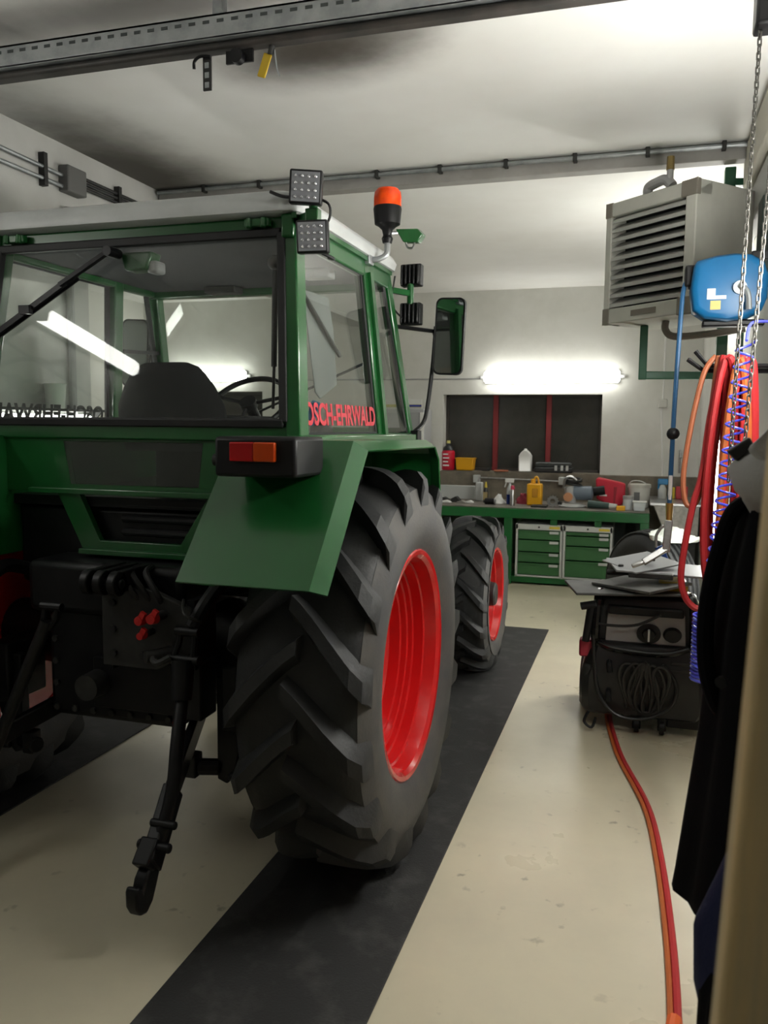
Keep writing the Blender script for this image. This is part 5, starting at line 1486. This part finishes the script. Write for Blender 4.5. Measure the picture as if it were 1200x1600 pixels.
# coiled mains cable on the front
for k in range(7):
    x = PX - 0.075 + k * 0.028
    pts = []
    for j in range(28):
        a = 2 * PI * j / 28
        pts.append((x + 0.018 * math.sin(a * 2 + k) + 0.03 * math.sin(a), PY - 0.045 - 0.02 * math.cos(a) - 0.004 * k, 0.315 + (0.165 - 0.006 * abs(k - 3)) * math.cos(a)))
    MB().tube(pts, 0.010, 7, closed=True).build('cable_turn', mat('cable_black', (0.018, 0.018, 0.018), 0.35), t)
MB().tube(catmull([(PX - 0.26, PY + 0.0, 0.62), (PX - 0.25, PY - 0.02, 0.45), (PX - 0.22, PY - 0.04, 0.25), (PX - 0.12, PY - 0.06, 0.13), (PX + 0.03, PY - 0.07, 0.13), (PX + 0.15, PY - 0.06, 0.22), (PX + 0.17, PY - 0.05, 0.35), (PX + 0.10, PY - 0.03, 0.46)], 7), 0.010, 8).build('loose_cable', MATS['cable_black'], t)
MB().tube(catmull([(PX - 0.27, PY + 0.03, 0.70), (PX - 0.22, PY - 0.02, 0.68), (PX - 0.05, PY - 0.005, 0.685), (PX + 0.08, PY + 0.0, 0.76)], 7), 0.009, 8).build('loose_cable', MATS['cable_black'], t)
for zz in (0.445, 0.265):
    MB().tube(catmull([(PX - 0.17, PY + 0.04, zz), (PX - 0.17, PY - 0.05, zz), (PX - 0.165, PY - 0.06, zz - 0.05)], 5), 0.014, 8).build('cable_hook', BLKP, t)
MB().cyl((PX - 0.27, PY + 0.01, 0.79), (PX - 0.30, PY + 0.0, 0.56), 0.028, 0.02, 12).cyl((PX - 0.33, PY + 0.0, 0.78), (PX - 0.25, PY + 0.0, 0.80), 0.024, n=10).build('spray_lance', BLKP, t)
for k in range(4):
    MB().bx(PX + 0.14, PX + 0.31, PY - 0.012, PY + 0.02, 0.32 + 0.045 * k, 0.34 + 0.045 * k).build('vent_rib', CHAR, t, bevel=0.005)
MB().bx(PX - 0.31, PX - 0.19, PY - 0.01, PY + 0.05, 0.15, 0.42).build('side_cover', CHAR, t, bevel=0.03)
MB().tube(catmull([(PX - 0.27, PY - 0.02, 0.12), (PX - 0.29, PY - 0.04, 0.06), (PX - 0.25, PY - 0.05, 0.03), (PX - 0.23, PY - 0.03, 0.09)], 5), 0.008, 8).build('drain_hose', BLKP, t)
for s in (-1, 1):
    MB().lathe([(-0.035, 0.03), (-0.035, 0.15), (-0.02, 0.165), (0.02, 0.165), (0.035, 0.15), (0.035, 0.03)], (PX + s * 0.31, PY + 0.50, 0.165), 'X', 28).build('rear_wheel', RUB, t)
MB().cyl((PX - 0.28, PY + 0.5, 0.165), (PX + 0.28, PY + 0.5, 0.165), 0.015, n=10).build('axle', BLK, t)
for x in (PX - 0.02, PX + 0.11):
    cs = MB().bx(x - 0.022, x + 0.022, PY + 0.0, PY + 0.06, 0.03, 0.14).build('caster_fork', BLK, t, bevel=0.006)
    MB().lathe([(-0.012, 0.0), (-0.012, 0.05), (0.012, 0.05), (0.012, 0.0)], (x, PY + 0.03, 0.052), 'X', 18).build('caster_wheel', BLKP, cs)
MB().bx(PX + 0.13, PX + 0.30, PY + 0.0, PY + 0.10, 0.06, 0.28).build('pump_block', BLK, t, bevel=0.01)
MB().bx(PX + 0.14, PX + 0.30, PY - 0.015, PY + 0.0, 0.25, 0.29).build('step_bar', CHAR, t, bevel=0.006)

WASH = bpy.data.objects['pressure_washer']
WASH.scale = (1.04, 1.0, 0.90)
# boards and plates heaped on the washer
def plate(name, c, sx, sy, th, rz, rx, ry, m_, label, cat='plate'):
    R = Matrix.Rotation(rz, 3, 'Z') @ Matrix.Rotation(rx, 3, 'X') @ Matrix.Rotation(ry, 3, 'Y')
    o = MB().box(c, (sx, sy, th), R).build(name, m_, bevel=0.004)
    return tag(o, label, cat, 'sheets heaped on the pressure washer')


DG = mat('board_dark', (0.06, 0.06, 0.06), 0.6, col2=(0.09, 0.09, 0.088), nscale=9)
MG = mat('board_mid', (0.11, 0.11, 0.11), 0.55, col2=(0.16, 0.16, 0.155), nscale=7)
LG = mat('board_light', (0.34, 0.35, 0.37), 0.5)
plate('steel_sheet', (-0.06, 4.92, 0.783), 0.62, 0.40, 0.014, 0.25, 0.0, 0.0, DG, 'lowest dark sheet of the heap, sticking out towards the tractor')
plate('steel_sheet', (0.03, 4.92, 0.815), 0.42, 0.36, 0.016, -0.70, 0.05, -0.03, MG, 'charcoal sheet lying skewed on the middle of the heap')
plate('steel_sheet', (0.16, 5.06, 0.885), 0.62, 0.34, 0.012, 0.20, 0.05, 0.06, LG, 'pale grey sheet reaching furthest towards the hoses')
plate('steel_sheet', (0.03, 5.05, 0.918), 0.34, 0.30, 0.010, 0.72, 0.10, -0.10, LG, 'pale square sheet on top of the heap')
tag(MB().box((0.08, 4.88, 0.872), (0.24, 0.06, 0.03), Matrix.Rotation(-0.05, 3, 'Z')).build('steel_block', DG, bevel=0.006), 'dark flat bar lying on top of the charcoal sheet', 'bar')
tag(MB().cyl((0.05, 5.0, 0.946), (0.10, 5.01, 0.948), 0.013, n=10).build('black_plug', BLKP), 'small black plug on the pale square sheet', 'plug')
t = thing('hand_valve', (-0.09, 4.95, 0.84), 'small dark valve fitting at the left of the heap', 'valve')
MB().cyl((-0.16, 4.95, 0.865), (-0.02, 4.94, 0.872), 0.016, n=10).build('barrel', CHAR, t)
MB().bx(-0.10, -0.07, 4.93, 4.97, 0.865, 0.915).build('lever', CHAR, t, bevel=0.005)
tag(MB().box((0.15, 5.29, 0.93), (0.05, 0.02, 0.12), Matrix.Rotation(-0.4, 3, 'Y')).build('blue_strip', mat('strip_blue', (0.02, 0.08, 0.4), 0.5), bevel=0.004), 'blue plastic strip standing behind the pale sheet', 'strip')

# ---- red hose on the floor
fp = catmull([(-0.12, 5.15, 0.05), (-0.112, 4.9, 0.013), (-0.07, 4.55, 0.013), (-0.02, 4.26, 0.013), (0.095, 3.76, 0.013), (0.14, 3.30, 0.013), (0.163, 2.78, 0.013), (0.165, 2.40, 0.013), (0.155, 2.2, 0.016), (0.10, 2.05, 0.016), (0.14, 1.8, 0.013), (0.25, 1.4, 0.013)], 8)
t = thing('floor_hose', (0.1, 3.5, 0), 'twin red and orange hose snaking over the floor from the washer', 'hose')
MB().tube(fp, 0.0125, 8).build('red_line', REDH, t)
MB().tube([p + V(-0.020, 0, -0.003) for p in fp], 0.0095, 8).build('orange_line', ORH, t)
MB().cyl((0.155, 2.36, 0.022), (0.135, 2.22, 0.024), 0.022, n=10).build('orange_clamp', mat('clamp_orange', (0.7, 0.12, 0.02), 0.5), t)

# ================================================================ GARMENTS AND DOOR POST
def garment(name, rings_spec, m_, label, cat, fold=6, amp=0.10, seed=1, parts=None):
    rnd = random.Random(seed)
    ph = [rnd.uniform(0, 6) for _ in range(4)]
    rings = []
    for (z, cx, cy, rx, ry) in rings_spec:
        r_ = []
        for k in range(48):
            a = 2 * PI * k / 48
            f = 1 + amp * math.sin(fold * a + ph[0] + z * 1.3) + amp * 0.5 * math.sin((fold + 5) * a + ph[1] - z * 2)
            r_.append(V(cx + rx * f * math.cos(a), cy + ry * f * math.sin(a), z + 0.012 * math.sin(3 * a + ph[2])))
        rings.append(r_)
    t = thing(name, (rings_spec[0][1], rings_spec[0][2], rings_spec[-1][0]), label, cat, 'garments hanging on the right')
    MB().loft(rings).build('cloth', m_, t, smooth=70)
    return t


t = garment('black_coat', [(1.66, 0.352, 1.97, 0.06, 0.10), (1.56, 0.337, 1.96, 0.12, 0.17), (1.40, 0.327, 1.95, 0.145, 0.20), (1.25, 0.317, 1.94, 0.15, 0.21), (1.05, 0.312, 1.92, 0.155, 0.21), (0.85, 0.302, 1.90, 0.165, 0.22), (0.72, 0.295, 1.88, 0.172, 0.225), (0.68, 0.292, 1.88, 0.174, 0.225)], COAT,
            'long black coat hanging at the right edge of the picture', 'coat', seed=4, amp=0.06)
MB().tube(catmull([(0.27, 1.93, 1.56), (0.20, 1.92, 1.53), (0.170, 1.91, 1.44), (0.150, 1.90, 1.32), (0.152, 1.89, 1.20), (0.172, 1.885, 1.12), (0.20, 1.885, 1.08)], 7), 0.018, 10).build('sleeve_loop', COAT, t)
MB().cyl((0.172, 1.74, 1.20), (0.168, 1.73, 1.20), 0.012, n=10).build('button', BLKP, t)
t = thing('grey_jacket', (0.27, 1.85, 1.5), 'grey jacket with an upturned collar hung over the black coat', 'jacket', 'garments hanging on the right')
rings = []
for (z, cx, cy, rx, ry) in ((1.70, 0.34, 1.86, 0.05, 0.08), (1.665, 0.30, 1.85, 0.09, 0.10), (1.62, 0.285, 1.84, 0.105, 0.12), (1.57, 0.29, 1.84, 0.10, 0.12), (1.53, 0.30, 1.84, 0.075, 0.10)):
    rings.append([V(cx + rx * (1 + 0.10 * math.sin(5 * a + z * 30)) * math.cos(a), cy + ry * (1 + 0.10 * math.sin(4 * a)) * math.sin(a), z + 0.02 * math.sin(2 * a)) for a in [2 * PI * k / 40 for k in range(40)]])
MB().loft(rings).build('cloth', GREYC, t, smooth=70)
MB().prism([(0.19, 1.75, 1.66), (0.23, 1.74, 1.70), (0.30, 1.74, 1.77), (0.33, 1.75, 1.74), (0.28, 1.745, 1.66), (0.24, 1.745, 1.62)], (0.01, 0.03, 0)).build('collar', GREYC, t, bevel=0.012)
MB().prism([(0.165, 1.80, 1.655), (0.205, 1.79, 1.685), (0.215, 1.79, 1.665), (0.185, 1.80, 1.635)], (0.0, 0.03, 0)).build('strap_end', SEAL, t, bevel=0.004)
garment('navy_overalls', [(1.0, 0.32, 1.52, 0.09, 0.12), (0.92, 0.30, 1.52, 0.13, 0.14), (0.82, 0.285, 1.52, 0.15, 0.15), (0.72, 0.285, 1.51, 0.145, 0.15), (0.68, 0.29, 1.51, 0.14, 0.145)], NAVY, 'navy blue overalls hanging low beside the door post', 'overalls', seed=8, amp=0.07)
garment('black_trousers', [(0.78, 0.30, 1.47, 0.14, 0.10), (0.70, 0.285, 1.47, 0.145, 0.10), (0.635, 0.28, 1.46, 0.142, 0.10), (0.615, 0.28, 1.46, 0.14, 0.10)], COAT, 'black trouser leg below the navy overalls', 'trousers', seed=11, amp=0.05)
tag(MB().tube(catmull([(0.185, 1.52, 0.66), (0.165, 1.50, 0.58), (0.15, 1.49, 0.45), (0.145, 1.48, 0.0)], 6), 0.012, 8).build('broom_stick', mat('stick_brown', (0.16, 0.10, 0.06), 0.7)), 'brown wooden stick standing below the trousers', 'stick')
t = thing('coat_rack', (0.51, 1.8, 1.7), 'wooden coat rack with hooks on the near right wall', 'coat rack')
MB().bx(0.505, 0.53, 1.2, 2.2, 1.66, 1.76).build('board', mat('rack_wood', (0.30, 0.19, 0.10), 0.6), t)
for yy in (1.5, 1.9, 2.1):
    MB().tube(catmull([(0.51, yy, 1.70), (0.42, yy, 1.69), (0.37, yy, 1.71), (0.365, yy, 1.75)], 5), 0.007, 8).build('hook', BLK, t)
woodm = mat('worn_wood', (0.78, 0.58, 0.30), 0.6, col2=(0.50, 0.43, 0.29), nscale=9, nlo=0.38, nhi=0.68, bump=0.25, bscale=30, detail=8)
nt = woodm.node_tree
mp = nt.nodes.new('ShaderNodeMapping')
mp.inputs['Scale'].default_value = (3.0, 3.0, 0.25)
for n_ in nt.nodes:
    if n_.type == 'TEX_NOISE':
        for l_ in list(n_.inputs['Vector'].links):
            src = l_.from_socket
            nt.links.new(src, mp.inputs['Vector'])
            nt.links.new(mp.outputs[0], n_.inputs['Vector'])
t = thing('door_post', (0.09, 0.72, 0), 'worn wooden door post out of focus at the right edge', 'post')
b0, b1 = V(0.034, 0.72, 0.0), V(0.136, 0.72, 2.55)
MB().prism([b0, b0 + V(0.10, 0, 0), b0 + V(0.10, 0.05, 0), b0 + V(0.0, 0.05, 0)], b1 - b0).build('board', woodm, t, bevel=0.006)
MB().prism([b0 + V(0.10, -0.012, 0), b0 + V(0.16, -0.012, 0), b0 + V(0.16, 0.062, 0), b0 + V(0.10, 0.062, 0)], b1 - b0).build('jamb', woodm, t, bevel=0.006)
